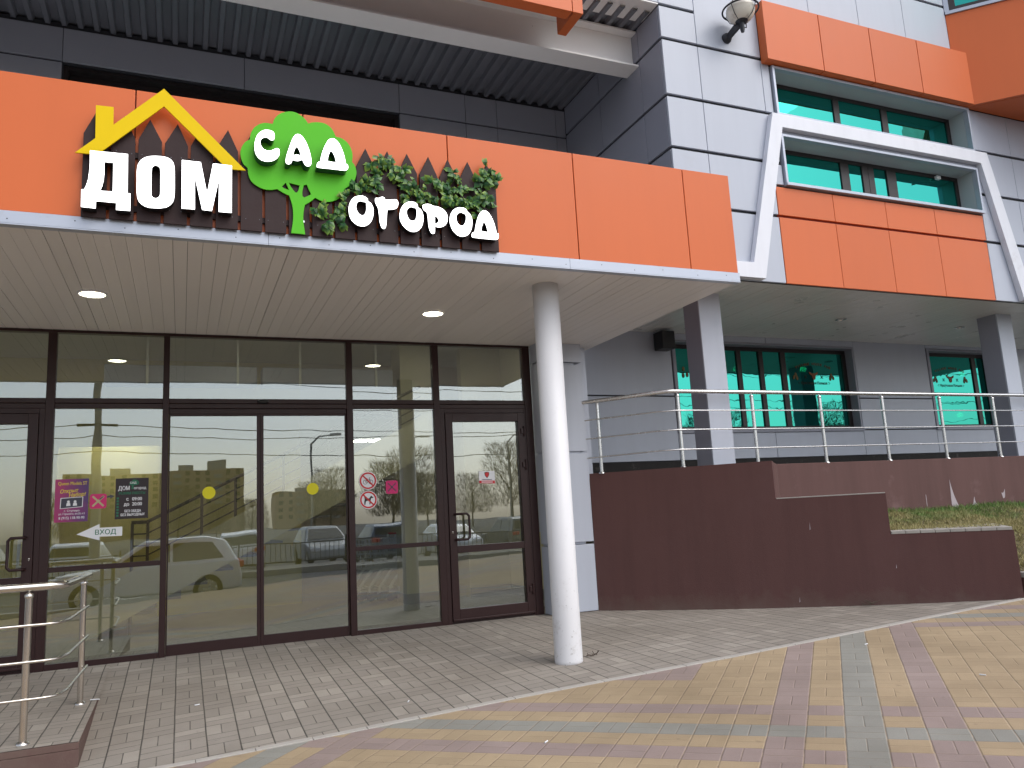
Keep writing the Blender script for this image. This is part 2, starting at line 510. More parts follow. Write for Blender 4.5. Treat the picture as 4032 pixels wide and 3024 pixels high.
def sheet(name, xs, ys_of, zf, m):
    b = MB()
    n = len(ys_of(xs[0]))
    vs = [(x, y, zf(x, y)) for x in xs for y in ys_of(x)]
    fs = [(i * n + k, (i + 1) * n + k, (i + 1) * n + k + 1, i * n + k + 1) for i in range(len(xs) - 1) for k in range(n - 1)]
    b.add(vs, fs)
    return b.build(name, m)
SIGN = {'house':([(-0.676,3.668),(-0.561,3.786),(-0.564,4.023),(-0.458,4.026),(-0.456,3.898),(-0.15,4.214),(0.39,3.678),(0.266,3.674),(-0.148,4.082),(-0.546,3.67)],[]),'D':([(-0.586,3.681),(-0.361,3.686),(-0.357,3.409),(-0.34,3.409),(-0.339,3.286),(-0.423,3.285),(-0.423,3.333),(-0.541,3.333),(-0.541,3.282),(-0.626,3.284),(-0.628,3.405),(-0.612,3.407),(-0.6,3.437),(-0.591,3.476),(-0.586,3.534),(-0.584,3.586)],[[(-0.499,3.611),(-0.447,3.612),(-0.445,3.41),(-0.519,3.408),(-0.507,3.442),(-0.5,3.487),(-0.498,3.533)]]),'O':([(-0.19,3.696),(-0.148,3.698),(-0.107,3.689),(-0.083,3.662),(-0.074,3.62),(-0.072,3.573),(-0.071,3.52),(-0.071,3.434),(-0.08,3.38),(-0.108,3.343),(-0.147,3.327),(-0.186,3.322),(-0.231,3.322),(-0.267,3.337),(-0.293,3.367),(-0.302,3.414),(-0.304,3.459),(-0.304,3.505),(-0.305,3.583),(-0.296,3.63),(-0.271,3.667),(-0.232,3.688)],[[(-0.191,3.626),(-0.172,3.62),(-0.162,3.598),(-0.161,3.509),(-0.16,3.431),(-0.168,3.405),(-0.185,3.393),(-0.204,3.396),(-0.214,3.418),(-0.215,3.503),(-0.215,3.591),(-0.209,3.615)]]),'M':([(-0.029,3.689),(0.092,3.689),(0.134,3.464),(0.171,3.69),(0.295,3.69),(0.295,3.339),(0.21,3.338),(0.211,3.578),(0.166,3.339),(0.104,3.341),(0.055,3.576),(0.058,3.339),(-0.026,3.337)],[]),'tree':([(0.692,4.193),(0.737,4.194),(0.78,4.175),(0.813,4.147),(0.831,4.119),(0.865,4.133),(0.908,4.141),(0.952,4.138),(0.989,4.12),(1.016,4.087),(1.035,4.044),(1.075,4.038),(1.113,4.016),(1.141,3.979),(1.156,3.933),(1.158,3.893),(1.153,3.855),(1.17,3.837),(1.182,3.801),(1.184,3.761),(1.17,3.712),(1.141,3.671),(1.106,3.644),(1.09,3.629),(1.08,3.587),(1.048,3.551),(1.004,3.526),(0.961,3.516),(0.918,3.52),(0.876,3.538),(0.842,3.505),(0.802,3.476),(0.792,3.425),(0.789,3.36),(0.795,3.296),(0.801,3.25),(0.702,3.251),(0.715,3.34),(0.717,3.41),(0.71,3.468),(0.69,3.536),(0.655,3.548),(0.608,3.575),(0.561,3.563),(0.515,3.564),(0.469,3.581),(0.428,3.614),(0.408,3.663),(0.403,3.71),(0.377,3.736),(0.36,3.778),(0.355,3.829),(0.368,3.876),(0.391,3.911),(0.419,3.932),(0.424,3.975),(0.446,4.024),(0.481,4.058),(0.522,4.076),(0.578,4.077),(0.587,4.111),(0.608,4.144),(0.641,4.173)],[[(0.641,3.6),(0.667,3.631),(0.69,3.577),(0.655,3.587)],[(0.689,3.633),(0.765,3.621),(0.754,3.579),(0.741,3.562),(0.729,3.57),(0.708,3.597)],[(0.795,3.627),(0.816,3.634),(0.828,3.604),(0.847,3.561),(0.797,3.532),(0.785,3.541),(0.784,3.573)]]),'s':([(0.582,3.946),(0.58,3.919),(0.569,3.905),(0.551,3.905),(0.531,3.919),(0.508,3.916),(0.491,3.903),(0.484,3.883),(0.488,3.854),(0.505,3.831),(0.531,3.822),(0.554,3.825),(0.577,3.838),(0.595,3.848),(0.612,3.843),(0.616,3.821),(0.612,3.795),(0.594,3.766),(0.565,3.746),(0.531,3.737),(0.496,3.74),(0.468,3.759),(0.451,3.788),(0.444,3.829),(0.446,3.874),(0.459,3.921),(0.479,3.953),(0.508,3.975),(0.537,3.981),(0.566,3.976),(0.578,3.963)],[]),'a':([(0.74,3.979),(0.764,3.976),(0.784,3.956),(0.805,3.919),(0.825,3.863),(0.837,3.806),(0.839,3.773),(0.833,3.75),(0.815,3.737),(0.794,3.744),(0.782,3.766),(0.775,3.784),(0.759,3.776),(0.741,3.769),(0.717,3.77),(0.705,3.778),(0.699,3.755),(0.69,3.741),(0.673,3.736),(0.659,3.744),(0.658,3.769),(0.667,3.815),(0.683,3.869),(0.701,3.924),(0.719,3.962)],[[(0.73,3.874),(0.742,3.874),(0.756,3.847),(0.764,3.815),(0.741,3.819),(0.723,3.815),(0.71,3.811),(0.718,3.848)]]),'d':([(0.99,3.981),(1.013,3.979),(1.04,3.953),(1.064,3.903),(1.081,3.845),(1.089,3.793),(1.101,3.791),(1.106,3.772),(1.102,3.755),(1.086,3.74),(1.061,3.738),(0.969,3.738),(0.887,3.737),(0.877,3.745),(0.88,3.769),(0.894,3.787),(0.903,3.792),(0.909,3.829),(0.925,3.884),(0.945,3.933),(0.967,3.969)],[[(0.976,3.877),(0.987,3.878),(1.005,3.848),(1.018,3.796),(0.988,3.796),(0.956,3.799),(0.961,3.836)]]),'o1':([(1.203,3.575),(1.234,3.571),(1.255,3.555),(1.258,3.537),(1.278,3.525),(1.295,3.491),(1.296,3.447),(1.288,3.403),(1.267,3.365),(1.239,3.342),(1.212,3.334),(1.178,3.338),(1.144,3.36),(1.121,3.393),(1.112,3.435),(1.114,3.485),(1.131,3.53),(1.159,3.561)],[[(1.204,3.531),(1.226,3.527),(1.242,3.527),(1.244,3.5),(1.242,3.463),(1.231,3.433),(1.214,3.421),(1.193,3.426),(1.175,3.449),(1.167,3.477),(1.171,3.506),(1.185,3.526)]]),'g':([(1.311,3.558),(1.318,3.57),(1.339,3.572),(1.364,3.584),(1.381,3.58),(1.395,3.564),(1.434,3.57),(1.473,3.575),(1.487,3.563),(1.489,3.537),(1.479,3.51),(1.453,3.493),(1.403,3.484),(1.398,3.436),(1.393,3.377),(1.385,3.34),(1.372,3.33),(1.357,3.337),(1.344,3.372),(1.339,3.43),(1.333,3.487),(1.32,3.515),(1.312,3.536)],[]),'o2':([(1.592,3.571),(1.625,3.567),(1.642,3.55),(1.645,3.532),(1.67,3.512),(1.683,3.473),(1.683,3.428),(1.669,3.379),(1.642,3.343),(1.605,3.328),(1.569,3.332),(1.531,3.358),(1.504,3.399),(1.497,3.446),(1.507,3.499),(1.533,3.542),(1.563,3.564)],[[(1.587,3.526),(1.609,3.523),(1.627,3.52),(1.633,3.49),(1.63,3.46),(1.62,3.429),(1.598,3.416),(1.573,3.424),(1.558,3.452),(1.553,3.485),(1.565,3.512)]]),'r':([(1.681,3.54),(1.686,3.555),(1.716,3.566),(1.746,3.565),(1.764,3.556),(1.804,3.553),(1.849,3.535),(1.876,3.5),(1.88,3.455),(1.866,3.416),(1.835,3.391),(1.798,3.384),(1.774,3.389),(1.772,3.344),(1.762,3.328),(1.744,3.33),(1.727,3.366),(1.721,3.417),(1.718,3.469),(1.71,3.498),(1.688,3.514)],[[(1.777,3.473),(1.794,3.465),(1.806,3.444),(1.799,3.421),(1.775,3.411)]]),'o3':([(2.005,3.567),(2.032,3.561),(2.046,3.541),(2.068,3.52),(2.083,3.484),(2.083,3.438),(2.069,3.383),(2.04,3.343),(1.998,3.326),(1.96,3.332),(1.924,3.362),(1.903,3.405),(1.896,3.449),(1.907,3.503),(1.936,3.544),(1.971,3.563)],[[(1.992,3.524),(2.014,3.518),(2.031,3.509),(2.033,3.478),(2.026,3.447),(2.01,3.423),(1.99,3.415),(1.968,3.427),(1.954,3.455),(1.954,3.489),(1.968,3.514)]]),'d2':([(2.187,3.563),(2.214,3.558),(2.24,3.53),(2.265,3.479),(2.281,3.419),(2.287,3.385),(2.301,3.382),(2.304,3.359),(2.296,3.336),(2.276,3.325),(2.213,3.324),(2.136,3.325),(2.082,3.328),(2.073,3.342),(2.08,3.365),(2.1,3.379),(2.107,3.41),(2.119,3.457),(2.137,3.508),(2.158,3.545)],[[(2.178,3.462),(2.189,3.46),(2.203,3.427),(2.212,3.383),(2.181,3.385),(2.156,3.388),(2.164,3.427)]])}
IVY = [(0.906,3.432),(0.889,3.402),(0.929,3.399),(0.928,3.328),(0.954,3.31),(0.987,3.313),(1.044,3.483),(1.016,3.437),(1.063,3.427),(1.076,3.371),(1.028,3.374),(1.085,3.53),(1.051,3.498),(1.093,3.567),(1.135,3.623),(1.177,3.657),(1.176,3.613),(1.233,3.693),(1.232,3.649),(1.274,3.639),(1.289,3.7),(1.326,3.734),(1.324,3.675),(1.32,3.785),(1.349,3.804),(1.308,3.858),(1.35,3.864),(1.373,3.904),(1.423,3.903),(1.407,3.864),(1.458,3.878),(1.478,3.836),(1.442,3.816),(1.492,3.8),(1.529,3.827),(1.535,3.782),(1.483,3.761),(1.54,3.738),(1.569,3.711),(1.613,3.732),(1.56,3.673),(1.596,3.647),(1.64,3.667),(1.551,3.612),(1.624,3.62),(1.661,3.624),(1.69,3.613),(1.727,3.609),(1.704,3.592),(1.736,3.663),(1.78,3.638),(1.801,3.61),(1.768,3.728),(1.8,3.754),(1.831,3.781),(1.859,3.739),(1.898,3.751),(1.94,3.849),(1.972,3.868),(1.924,3.823),(1.976,3.799),(1.998,3.763),(1.904,3.713),(1.965,3.713),(2.035,3.729),(1.994,3.677),(1.893,3.651),(1.93,3.624),(1.968,3.621),(1.913,3.577),(2.007,3.633),(2.054,3.646),(2.109,3.667),(2.123,3.63),(2.067,3.601),(2.145,3.602),(2.128,3.569),(2.179,3.652),(2.209,3.624),(2.265,3.63),(2.234,3.949),(2.248,3.919),(2.175,3.878),(2.197,3.842),(2.253,3.864),(2.285,3.86),(2.155,3.805),(2.218,3.789),(2.257,3.786),(2.168,3.736),(2.238,3.729),(2.293,3.704),(2.205,3.702),(2.259,3.661),(2.328,3.834)]
# ---------------------------------------------------------------- materials
M = {}
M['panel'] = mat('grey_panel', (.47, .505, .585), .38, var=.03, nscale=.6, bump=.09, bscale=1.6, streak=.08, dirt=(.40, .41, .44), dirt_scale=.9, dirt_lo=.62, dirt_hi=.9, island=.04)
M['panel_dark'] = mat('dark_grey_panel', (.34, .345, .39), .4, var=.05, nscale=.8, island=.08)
M['panel_mid'] = mat('mid_grey_panel', (.29, .30, .36), .4, var=.04, nscale=.8, bump=.05, bscale=2.5, island=.05)  # on side faces this darker grey includes some of their shade
M['groove'] = mat('groove_metal', (.035, .036, .042), .6)
M['orange'] = mat('orange_panel', (.67, .152, .043), .36, var=.05, nscale=.9, bump=.10, bscale=1.3, island=.08, spec=.3, streak=.045)
M['orange_gap'] = mat('orange_gap', (.28, .03, .01), .6)
M['white'] = mat('white_metal', (.76, .78, .84), .4, var=.03, streak=.12, dirt=(.55, .55, .56), dirt_scale=2.5, dirt_lo=.62, dirt_hi=.85)
M['trim'] = mat('galvanised_trim', (.44, .48, .56), .38, metal=.3, var=.06, nscale=2, dirt=(.40, .42, .47), dirt_scale=5)
M['reveal'] = mat('window_reveal', (.42, .45, .47), .45, var=.04)
M['brown'] = mat('brown_aluminium', (.028, .010, .010), .38, var=.12, nscale=2, spec=.35)
M['brown2'] = mat('dark_brown_frame', (.02, .014, .014), .4)
M['soffit'] = mat('beige_soffit_board', (.74, .715, .695), .42, var=.03, nscale=.7, bump=.06, bscale=1.5, island=.05, spec=.35)
M['soffit2'] = mat('grey_soffit_board', (.74, .74, .71), .30, var=.02, nscale=.7, bump=.02, bscale=2.2, island=.05)
M['beam'] = mat('painted_steel', (.80, .78, .765), .55, var=.06, nscale=1.5, dirt=(.10, .09, .085), dirt_scale=9, dirt_lo=.70, dirt_hi=.74)
M['deck'] = mat('corrugated_steel', (.17, .175, .20), .45, metal=.1, var=.2, nscale=2)
M['deck_light'] = mat('zinc_deck', (.30, .28, .27), .5, metal=.2, var=.1)
M['maroon'] = mat('maroon_plaster', (.108, .052, .048), .8, var=.12, streak=.22, foot=(.15, .115, .095), nscale=1.1, bump=.35, bscale=90, dirt=(.115, .058, .055), dirt_scale=1.4, dirt_lo=.50, dirt_hi=.80, spec=.3)
M['maroon_worn'] = mat('weathered_maroon_plaster', (.126, .068, .062), .82, var=.14, streak=.30, nscale=1.3, bump=.35, bscale=90, dirt=(.20, .125, .12), dirt_scale=2.2, dirt_lo=.56, dirt_hi=.80, spec=.3)
M['scrape'] = mat('bare_render', (.40, .35, .37), .85, var=.15, nscale=9)
M['concrete'] = mat('coping_concrete', (.36, .34, .31), .85, var=.15, nscale=6, bump=.4, bscale=120, dirt=(.16, .15, .12), dirt_scale=4)
M['steel'] = mat('stainless_steel', (.62, .58, .53), .20, metal=1.0, var=.04, nscale=4)
M['steel_brushed'] = mat('brushed_steel', (.66, .66, .66), .26, metal=1.0, var=.04, nscale=4)
M['colwhite'] = mat('white_column_paint', (.72, .715, .73), .42, var=.03, nscale=2, bump=.15, bscale=14, dirt=(.42, .38, .33), dirt_scale=7, dirt_lo=.66, dirt_hi=.76)
def column_paint():
    q = NB('worn_column_paint')
    p_ = q.pos()
    c = q.mix(q.noise(p_, 2, 4), (.69, .69, .715), (.75, .75, .77))
    z_ = q.n("ShaderNodeSeparateXYZ")
    q.l(p_, z_.inputs[0])
    foot = q.ramp(z_.outputs[2], .70, -.15)
    grime = q.math('MULTIPLY', q.ramp(q.math('ADD', q.noise(p_, 11, 7, .7), q.math('MULTIPLY', foot, .08)), .60, .72), q.math('MULTIPLY_ADD', foot, .42, .10))
    c = q.mix(grime, c, (.36, .33, .29))
    chip = q.math('MULTIPLY', q.ramp(q.noise(p_, 38, 4, .6), .66, .69), q.math('MULTIPLY_ADD', foot, .9, .04))
    c = q.mix(chip, c, (.16, .145, .13))
    runs = q.ramp(q.noise(q.scale(p_, 14, 14, .7), 1.0, 5, .6), .60, .78)
    c = q.mix(q.math('MULTIPLY', runs, .35), c, (.50, .45, .38))
    q.l(c, q.b.inputs['Base Color'])
    q.b.inputs['Roughness'].default_value = .45
    q.bump(q.noise(p_, 14, 5), .2, .004)
    return q.m
M['colwhite'] = column_paint()
M['zinc'] = mat('zinc_wire', (.86, .86, .83), .4, metal=.0)
M['stair_rail'] = mat('bronze_rail', (.10, .085, .05), .35, metal=.4)
M['black'] = mat('black_plastic', (.012, .012, .014), .45)
M['iron'] = mat('black_iron', (.02, .021, .028), .5, var=.2)
M['globe'] = mat('opal_globe', (.74, .70, .61), .25, var=.06, nscale=5, dirt=(.40, .35, .28), dirt_scale=6)
M['picket'] = mat('brown_stained_wood', (.036, .017, .017), .6, var=.25, nscale=3, bump=.3, bscale=25, island=.25, spec=.32)
M['yellow'] = mat('yellow_acrylic', (.80, .56, .002), .5, var=.02, spec=.15)
M['green'] = mat('green_acrylic', (.10, .52, .02), .5, var=.02, spec=.2)
M['letter_side'] = mat('dark_green_letter_side', (.012, .055, .032), .35)
M['letter_black'] = mat('black_letter_side', (.010, .010, .012), .35)
M['letter_face'] = emit('lit_letter_face', (1, 1, 1), 2.2)
M['lamp'] = emit('downlight_diffuser', (1.0, .91, .66), 7.0)
M['led'] = emit('led_panel', (1.0, .97, .88), 8.0)
M['led_warm'] = emit('warm_ceiling_lamp', (1.0, .9, .55), 16.0)
M['glass'] = glass('shop_glass', (.86, .88, .83), .185, .75, gcol=(.90, .955, 1.0), wave=.03)
M['teal'] = None
M['yellow_wall'] = mat('yellow_wall_paint', (.60, .53, .19), .7, var=.04)
M['cream_wall'] = mat('cream_wall_paint', (.55, .51, .33), .7, var=.04)
M['ceiling'] = mat('ceiling_paint', (.55, .55, .46), .8)
M['tile'] = mat('floor_tile', (.30, .29, .25), .35, var=.08)
M['skirt'] = mat('grey_skirting_tile', (.20, .20, .19), .4, var=.1)
M['duct'] = mat('grey_air_curtain', (.20, .22, .24), .5)
M['grass_soil'] = mat('soil', (.10, .08, .045), .95, var=.3, nscale=8, bump=.5, bscale=60)
M['asphalt'] = mat('asphalt', (.075, .073, .072), .9, var=.15, nscale=3, bump=.3, bscale=200)
M['bark'] = mat('bark', (.085, .06, .045), .9, var=.3, nscale=6)
M['plinth'] = mat('bitumen_plinth', (.02, .018, .017), .85, var=.4, nscale=9, bump=.6, bscale=20, dirt=(.09, .08, .075), dirt_scale=6)
M['paper_white'] = mat('white_vinyl', (.80, .81, .84), .45, var=.02)
M['sign_green'] = mat('sign_green', (.01, .16, .08), .5, var=.02)
M['sign_dark'] = mat('dark_brown_vinyl', (.022, .011, .014), .45, var=.04)
M['pink'] = mat('pink_vinyl', (.62, .015, .155), .42, var=.03)
M['khaki'] = mat('khaki_vinyl', (.50, .46, .25), .5, var=.05)
M['slate'] = mat('slate_vinyl', (.05, .05, .075), .5)
M['red'] = mat('red_vinyl', (.60, .015, .02), .45)
M['dot'] = mat('yellow_dot_vinyl', (.75, .68, .0), .5, var=.02)
M['bull'] = mat('copper_vinyl', (.20, .065, .015), .5)
M['hop'] = mat('olive_vinyl', (.14, .09, .02), .5)
M['decal_dark'] = mat('dark_vinyl', (.01, .02, .012), .5)
M['poster_text_y'] = mat('poster_yellow_ink', (.80, .62, .06), .5)
M['tyre'] = mat('rubber', (.02, .02, .02), .8)
M['car_glass'] = mat('car_window', (.02, .025, .028), .06)
M['plaza'] = paver('plaza_pavers', R(45), (.476, -4.27), ((.42, .322, .205), (.335, .262, .240), (.30, .296, .265)), (.17, .13, .09), (0, 0, 17), .016, .68)
M['apron'] = paver('apron_pavers', 0.0, (.02, .05), ((.318, .286, .250), (.352, .318, .278)), (.030, .027, .022), None, .026, .95)

def teal_glass():
    q = NB('teal_mirror_glass')
    gl = q.n("ShaderNodeBsdfGlossy")
    gl.inputs['Roughness'].default_value = .01
    gl.inputs['Color'].default_value = (.05, .44, .37, 1)
    b = q.n("ShaderNodeBump")
    b.inputs['Strength'].default_value = .05
    b.inputs['Distance'].default_value = .02
    q.l(q.noise(q.pos(), 2.6, 2), b.inputs['Height'])
    q.l(b.outputs[0], gl.inputs['Normal'])
    df = q.n("ShaderNodeBsdfDiffuse")
    df.inputs['Color'].default_value = (.004, .10, .075, 1)
    tr = q.n("ShaderNodeBsdfTransparent")
    tr.inputs['Color'].default_value = (.05, .55, .40, 1)
    m0 = q.n("ShaderNodeMixShader")
    m0.inputs[0].default_value = .65
    q.l(df.outputs[0], m0.inputs[1])
    q.l(tr.outputs[0], m0.inputs[2])
    mx = q.n("ShaderNodeMixShader")
    mx.inputs[0].default_value = .78
    q.l(m0.outputs[0], mx.inputs[1])
    q.l(gl.outputs[0], mx.inputs[2])
    q.l(mx.outputs[0], q.o.inputs['Surface'])
    return q.m
M['teal'] = teal_glass()

def poster_mat():
    q = NB('poster_print')
    sp = q.n("ShaderNodeSeparateXYZ")
    q.l(q.pos(), sp.inputs[0])
    f = q.math('ADD', q.ramp(sp.outputs[0], -1.10, -.82), q.math('MULTIPLY', q.math('SUBTRACT', q.noise(q.pos(), 9, 3), .5), .9))
    c = q.mix(q.ramp(f, 0, 1), (.42, .03, .15), (.09, .035, .16))
    q.l(c, q.b.inputs['Base Color'])
    q.b.inputs['Roughness'].default_value = .3
    return q.m
M['poster'] = poster_mat()

# ---------------------------------------------------------------- ground
xs = [-9, -4, -2, -.6, .2, 1, 2.2, 3, 4, 5, 6, 7.6, 9]
g = sheet('plaza_pavement', xs, lambda x: [-2.6, 0, 2, 4, curb_y(x) - .03], zg, M['plaza'])
kind(g, 'structure')
g = sheet('apron_pavement', xs, lambda x: [curb_y(x) + .03 + k * (YG + .6 - curb_y(x)) / 12 for k in range(13)], zg, M['apron'])
kind(g, 'structure')
b = MB()
cx = [-9 + .35 * k for k in range(52)]
for x0, x1 in zip(cx, cx[1:]):
    a, c = curb_y(x0), curb_y(x1)
    j = random.uniform(-.002, .002)
    b.hexa([(x0 + .003, a - .03, zc(x0) - .1), (x1, c - .03, zc(x1) - .1), (x1, c + .03, zc(x1) - .1), (x0 + .003, a + .03, zc(x0) - .1)],
           [(x0 + .003, a - .03, zc(x0) + .007 + j), (x1, c - .03, zc(x1) + .007 + j), (x1, c + .03, zc(x1) + .008 + j), (x0 + .003, a + .03, zc(x0) + .008 + j)])
M['kerb'] = mat('kerb_concrete', (.43, .40, .365), .85, var=.15, nscale=6, bump=.4, bscale=120)
kind(b.build('pavement_kerb', M['kerb'], bevel=.004), 'structure')
b = MB()
b.add([(-400, -400, -.62), (400, -400, -.62), (400, 60, -.62), (-400, 60, -.62)], [(0, 1, 2, 3)])
kind(b.build('ground', M['asphalt']), 'structure')
b = MB()
b.box(-60, 60, -2.9, -2.6, -.9, -.36)
b.box(-60, 60, -13.4, -13.1, -.9, -.40)
kind(b.build('road_kerb', M['concrete']), 'structure')
b = MB()
b.add([(-60, -16, -.41), (60, -16, -.41), (60, -13.4, -.41), (-60, -13.4, -.41)], [(0, 1, 2, 3)])
kind(b.build('far_pavement', mat('far_pavement', (.28, .26, .23), .9)), 'structure')
b = MB()
for x in range(-40, 40, 6):
    b.add([(x, -8.05, -.612), (x + 3, -8.05, -.612), (x + 3, -7.93, -.612), (x, -7.93, -.612)], [(0, 1, 2, 3)])
kind(b.build('road_marking', mat('road_paint', (.7, .7, .68), .7)), 'structure')

# ---------------------------------------------------------------- cladding helper (front facing -y)
def cells(bm, lst, y, t=.028, gx=.006, gz=.036, m=0):
    for x0, x1, z0, z1 in lst:
        bm.box(x0 + gx / 2, x1 - gx / 2, y, y + t, z0 + gz / 2, z1 - gz / 2, m)

def cells_x(bm, lst, x, t=.028, gy=.008, gz=.036, m=0):
    for y0, y1, z0, z1 in lst:
        bm.box(x, x + t, y0 + gy / 2, y1 - gy / 2, z0 + gz / 2, z1 - gz / 2, m)

# ---------------------------------------------------------------- main building
TY = 6.17                                    # face of the projecting upper storey
CAM_SCALE, LEVEL = 1.145, -0.171
B = thing('commercial_building', 'large grey panelled building with orange panels, teal windows and a projecting upper storey', 'building', (7, 8.5, 0))
ZB = 3.42
rows = [ZB - .018, 4.17, 4.785, 5.365, 6.01, 6.40, 7.36, 8.9]
lst = []
for z0, z1 in zip(rows, rows[1:]):
    lst.append((4.575, 5.03, z0, z1))
for z0, z1 in ((rows[0], 4.17), (4.17, 4.785)):
    lst += [(5.03, 5.885, z0, z1)]
lst += [(5.03, 5.99, 4.785, 5.365), (5.03, 5.875, 5.365, 6.01), (5.875, 5.99, 5.365, 6.01), (5.885, 6.01, 4.52, 4.785),
        (5.03, 5.885, 6.01, 7.36), (5.03, 5.885, 7.36, 8.9), (6.0, 9.18, 5.13, 5.365)]
for x0, x1 in zip((5.885, 6.69, 7.485, 8.27), (6.69, 7.485, 8.27, 9.062)):
    lst += [(x0, x1, 6.675, 7.36), (x0, x1, 7.36, 8.9)]
for x0, x1 in ((9.17, 9.91), (9.91, 11.1), (11.1, 12.3), (12.3, 13.9)):
    lst += [(x0, x1, rows[0], 4.17), (x0, x1, 4.17, 4.80), (x0, x1, 4.80, 5.385), (x0, x1, 5.385, 5.96)]
b = MB()
cells(b, lst, TY)
b.build('front_cladding', M['panel'], B, bevel=.004)
b = MB()
yb0, yb1 = TY + .031, TY + .06
for x0, x1, z0, z1 in ((4.6, 6.0, ZB, 9), (9.18, 14, ZB, 9), (6.0, 9.18, ZB, 4.53), (6.0, 9.18, 5.13, 5.37), (6.0, 9.18, 5.96, 9)):
    b.box(x0, x1, yb0, yb1, z0, z1)
b.build('front_backing', M['groove'], B)
# side of the projecting storey (faces the entrance recess)
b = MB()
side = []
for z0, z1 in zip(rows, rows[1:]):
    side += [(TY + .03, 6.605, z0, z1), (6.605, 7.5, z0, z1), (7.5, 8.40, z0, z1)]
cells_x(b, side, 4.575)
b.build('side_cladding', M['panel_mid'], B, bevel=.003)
b = MB()
b.box(4.604, 4.63, TY + .062, 8.42, ZB, 9)
b.build('side_backing', M['groove'], B)
# orange panels under the lower window
b = MB()
for x0, x1 in zip((5.885, 6.69, 7.495, 8.30), (6.69, 7.495, 8.30, 9.16)):
    cells(b, [(x0, x1, rows[0], 4.17), (x0, x1, 4.17, 4.52)], TY - .004, gz=.03)
b.build('orange_cladding', M['orange'], B, bevel=.003)
b = MB()
b.box(5.89, 9.155, TY + .026, TY + .0305, ZB, 4.52)
b.build('orange_backing', M['orange_gap'], B)

def tower_window(z0, z1, x0, x1, panes, mull, bottom_proud):
    w = MB()
    t, p = .03, .035
    # trim frame proud of the cladding
    w.box(x0, x0 + t, TY - p, TY + .03, z0, z1)
    w.box(x1 - t, x1, TY - p, TY + .03, z0, z1)
    w.box(x0 + t, x1 - t, TY - p + .002, TY + .03, z1 - t, z1)
    w.box(x0 - .002, x1 + .002, TY - p - bottom_proud, TY + .03, z0 - .03, z0 + .004)
    fr = w.build('window', M['trim'], B, bevel=.003)
    r = MB()
    yg = 6.40
    r.box(x0 + .01, x0 + .03, TY + .031, yg + .05, z0 + .006, z1 - .002)
    r.box(x1 - .03, x1 - .01, TY + .031, yg + .05, z0 + .006, z1 - .002)
    r.box(x0 + .031, x1 - .031, TY + .031, yg + .05, z1 - .028, z1 - .004)
    r.box(x0 + .031, x1 - .031, TY + .031, yg + .05, z0 - .02, z0 + .006)
    r.build('reveal', M['reveal'], fr)
    f = MB()
    for a, c in mull:
        f.box(a, c, yg, yg + .045, z0 + .05, z1 - .075)
    f.box(x0 + .031, x1 - .031, yg, yg + .045, z1 - .075, z1 - .029)
    f.box(x0 + .031, x1 - .031, yg, yg + .045, z0 + .007, z0 + .05)
    f.build('frame', M['brown2'], fr, bevel=.003)
    for a, c in panes:
        q = MB()
        q.sheet_pane(a + .0005, c - .0005, yg + .015, yg + .03, z0 + .0505, z1 - .0755)
        q.build('pane', M['teal'], fr)
tower_window(5.375, 5.945, 6.005, 9.18, [(6.07, 7.145), (7.235, 7.93), (8.03, 9.09)], [(6.036, 6.07), (7.145, 7.235), (7.93, 8.03), (9.09, 9.149)], .0)
tower_window(4.555, 5.13, 6.02, 9.165, [(6.09, 7.13), (7.26, 7.475), (7.665, 7.88), (8.035, 9.08)], [(6.051, 6.09), (7.13, 7.26), (7.475, 7.57), (7.57 + .004, 7.665), (7.88, 8.035), (9.08, 9.134)], .012)
b = MB()
b.box(8.71, 8.78, 6.36, 6.399, 5.03, 5.075)
b.build('window_sensor', M['paper_white'], B, bevel=.004)
# white folded ribbon frame
rb = [(4.58, 3.585), (5.415, 3.59), (5.895, 5.335), (9.325, 5.335), (9.735, 3.605), (14, 3.605), (14, 3.425), (9.585, 3.425), (9.185, 5.18), (6.015, 5.18), (5.55, 3.425), (4.58, 3.425)]
plate('ribbon_frame', [rb], TY - .075, .072, M['white'], B, bevel=.003)
# orange band over the upper window
BY = 6.055
b = MB()
for k, (x0, x1) in enumerate(zip((5.885, 6.70, 7.49, 8.285), (6.70, 7.49, 8.285, 9.185))):
    b.box(x0 + (0 if k == 0 else .005), x1 - .005, BY, TY - .002, 5.955, 6.665)
b.build('orange_band', M['orange'], B, bevel=.003)
b = MB()
b.box(5.95, 9.12, BY + .012, TY - .001, 5.97, 6.65)
b.build('band_backing', M['orange_gap'], B)
# angled orange bay with its window
q2 = 1 / math.sqrt(2)
def bay_pt(s, d, z):                          # s along the face, d behind it
    return (9.065 + s * q2 + d * q2, TY - s * q2 + d * q2, z)
b = MB()
foot = [(9.07, TY - .001), (10.6, 4.64), (13.4, 4.64), (14, TY - .001)]
def bay_block(s0, s1, z0, z1, d0=0.0, d1=.05):
    return b.hexa([bay_pt(s0, d0, z0), bay_pt(s1, d0, z0), bay_pt(s1, d1, z0), bay_pt(s0, d1, z0)],
                  [bay_pt(s0, d0, z1), bay_pt(s1, d0, z1), bay_pt(s1, d1, z1), bay_pt(s0, d1, z1)])
bay_block(0, .985, 5.95, 7.24)
bay_block(.995, 2.16, 5.95, 7.24)
b.prism([(9.16, TY - .003), (10.62, 4.71), (13.4, 4.71), (13.95, TY - .003)], 5.952, 6.0)
b.build('bay_cladding', M['orange'], B)
b = MB()
b.prism([(9.20, TY - .004), (10.64, 4.78), (13.3, 4.78), (13.9, TY - .004)], 6.02, 8.9)
b.build('bay_core', M['groove'], B)
b = MB()
bay_block(.0, 2.16, 7.243, 7.285, -.02, .05)
bay_block(-.005, .05, 7.286, 9, -.015, .05)
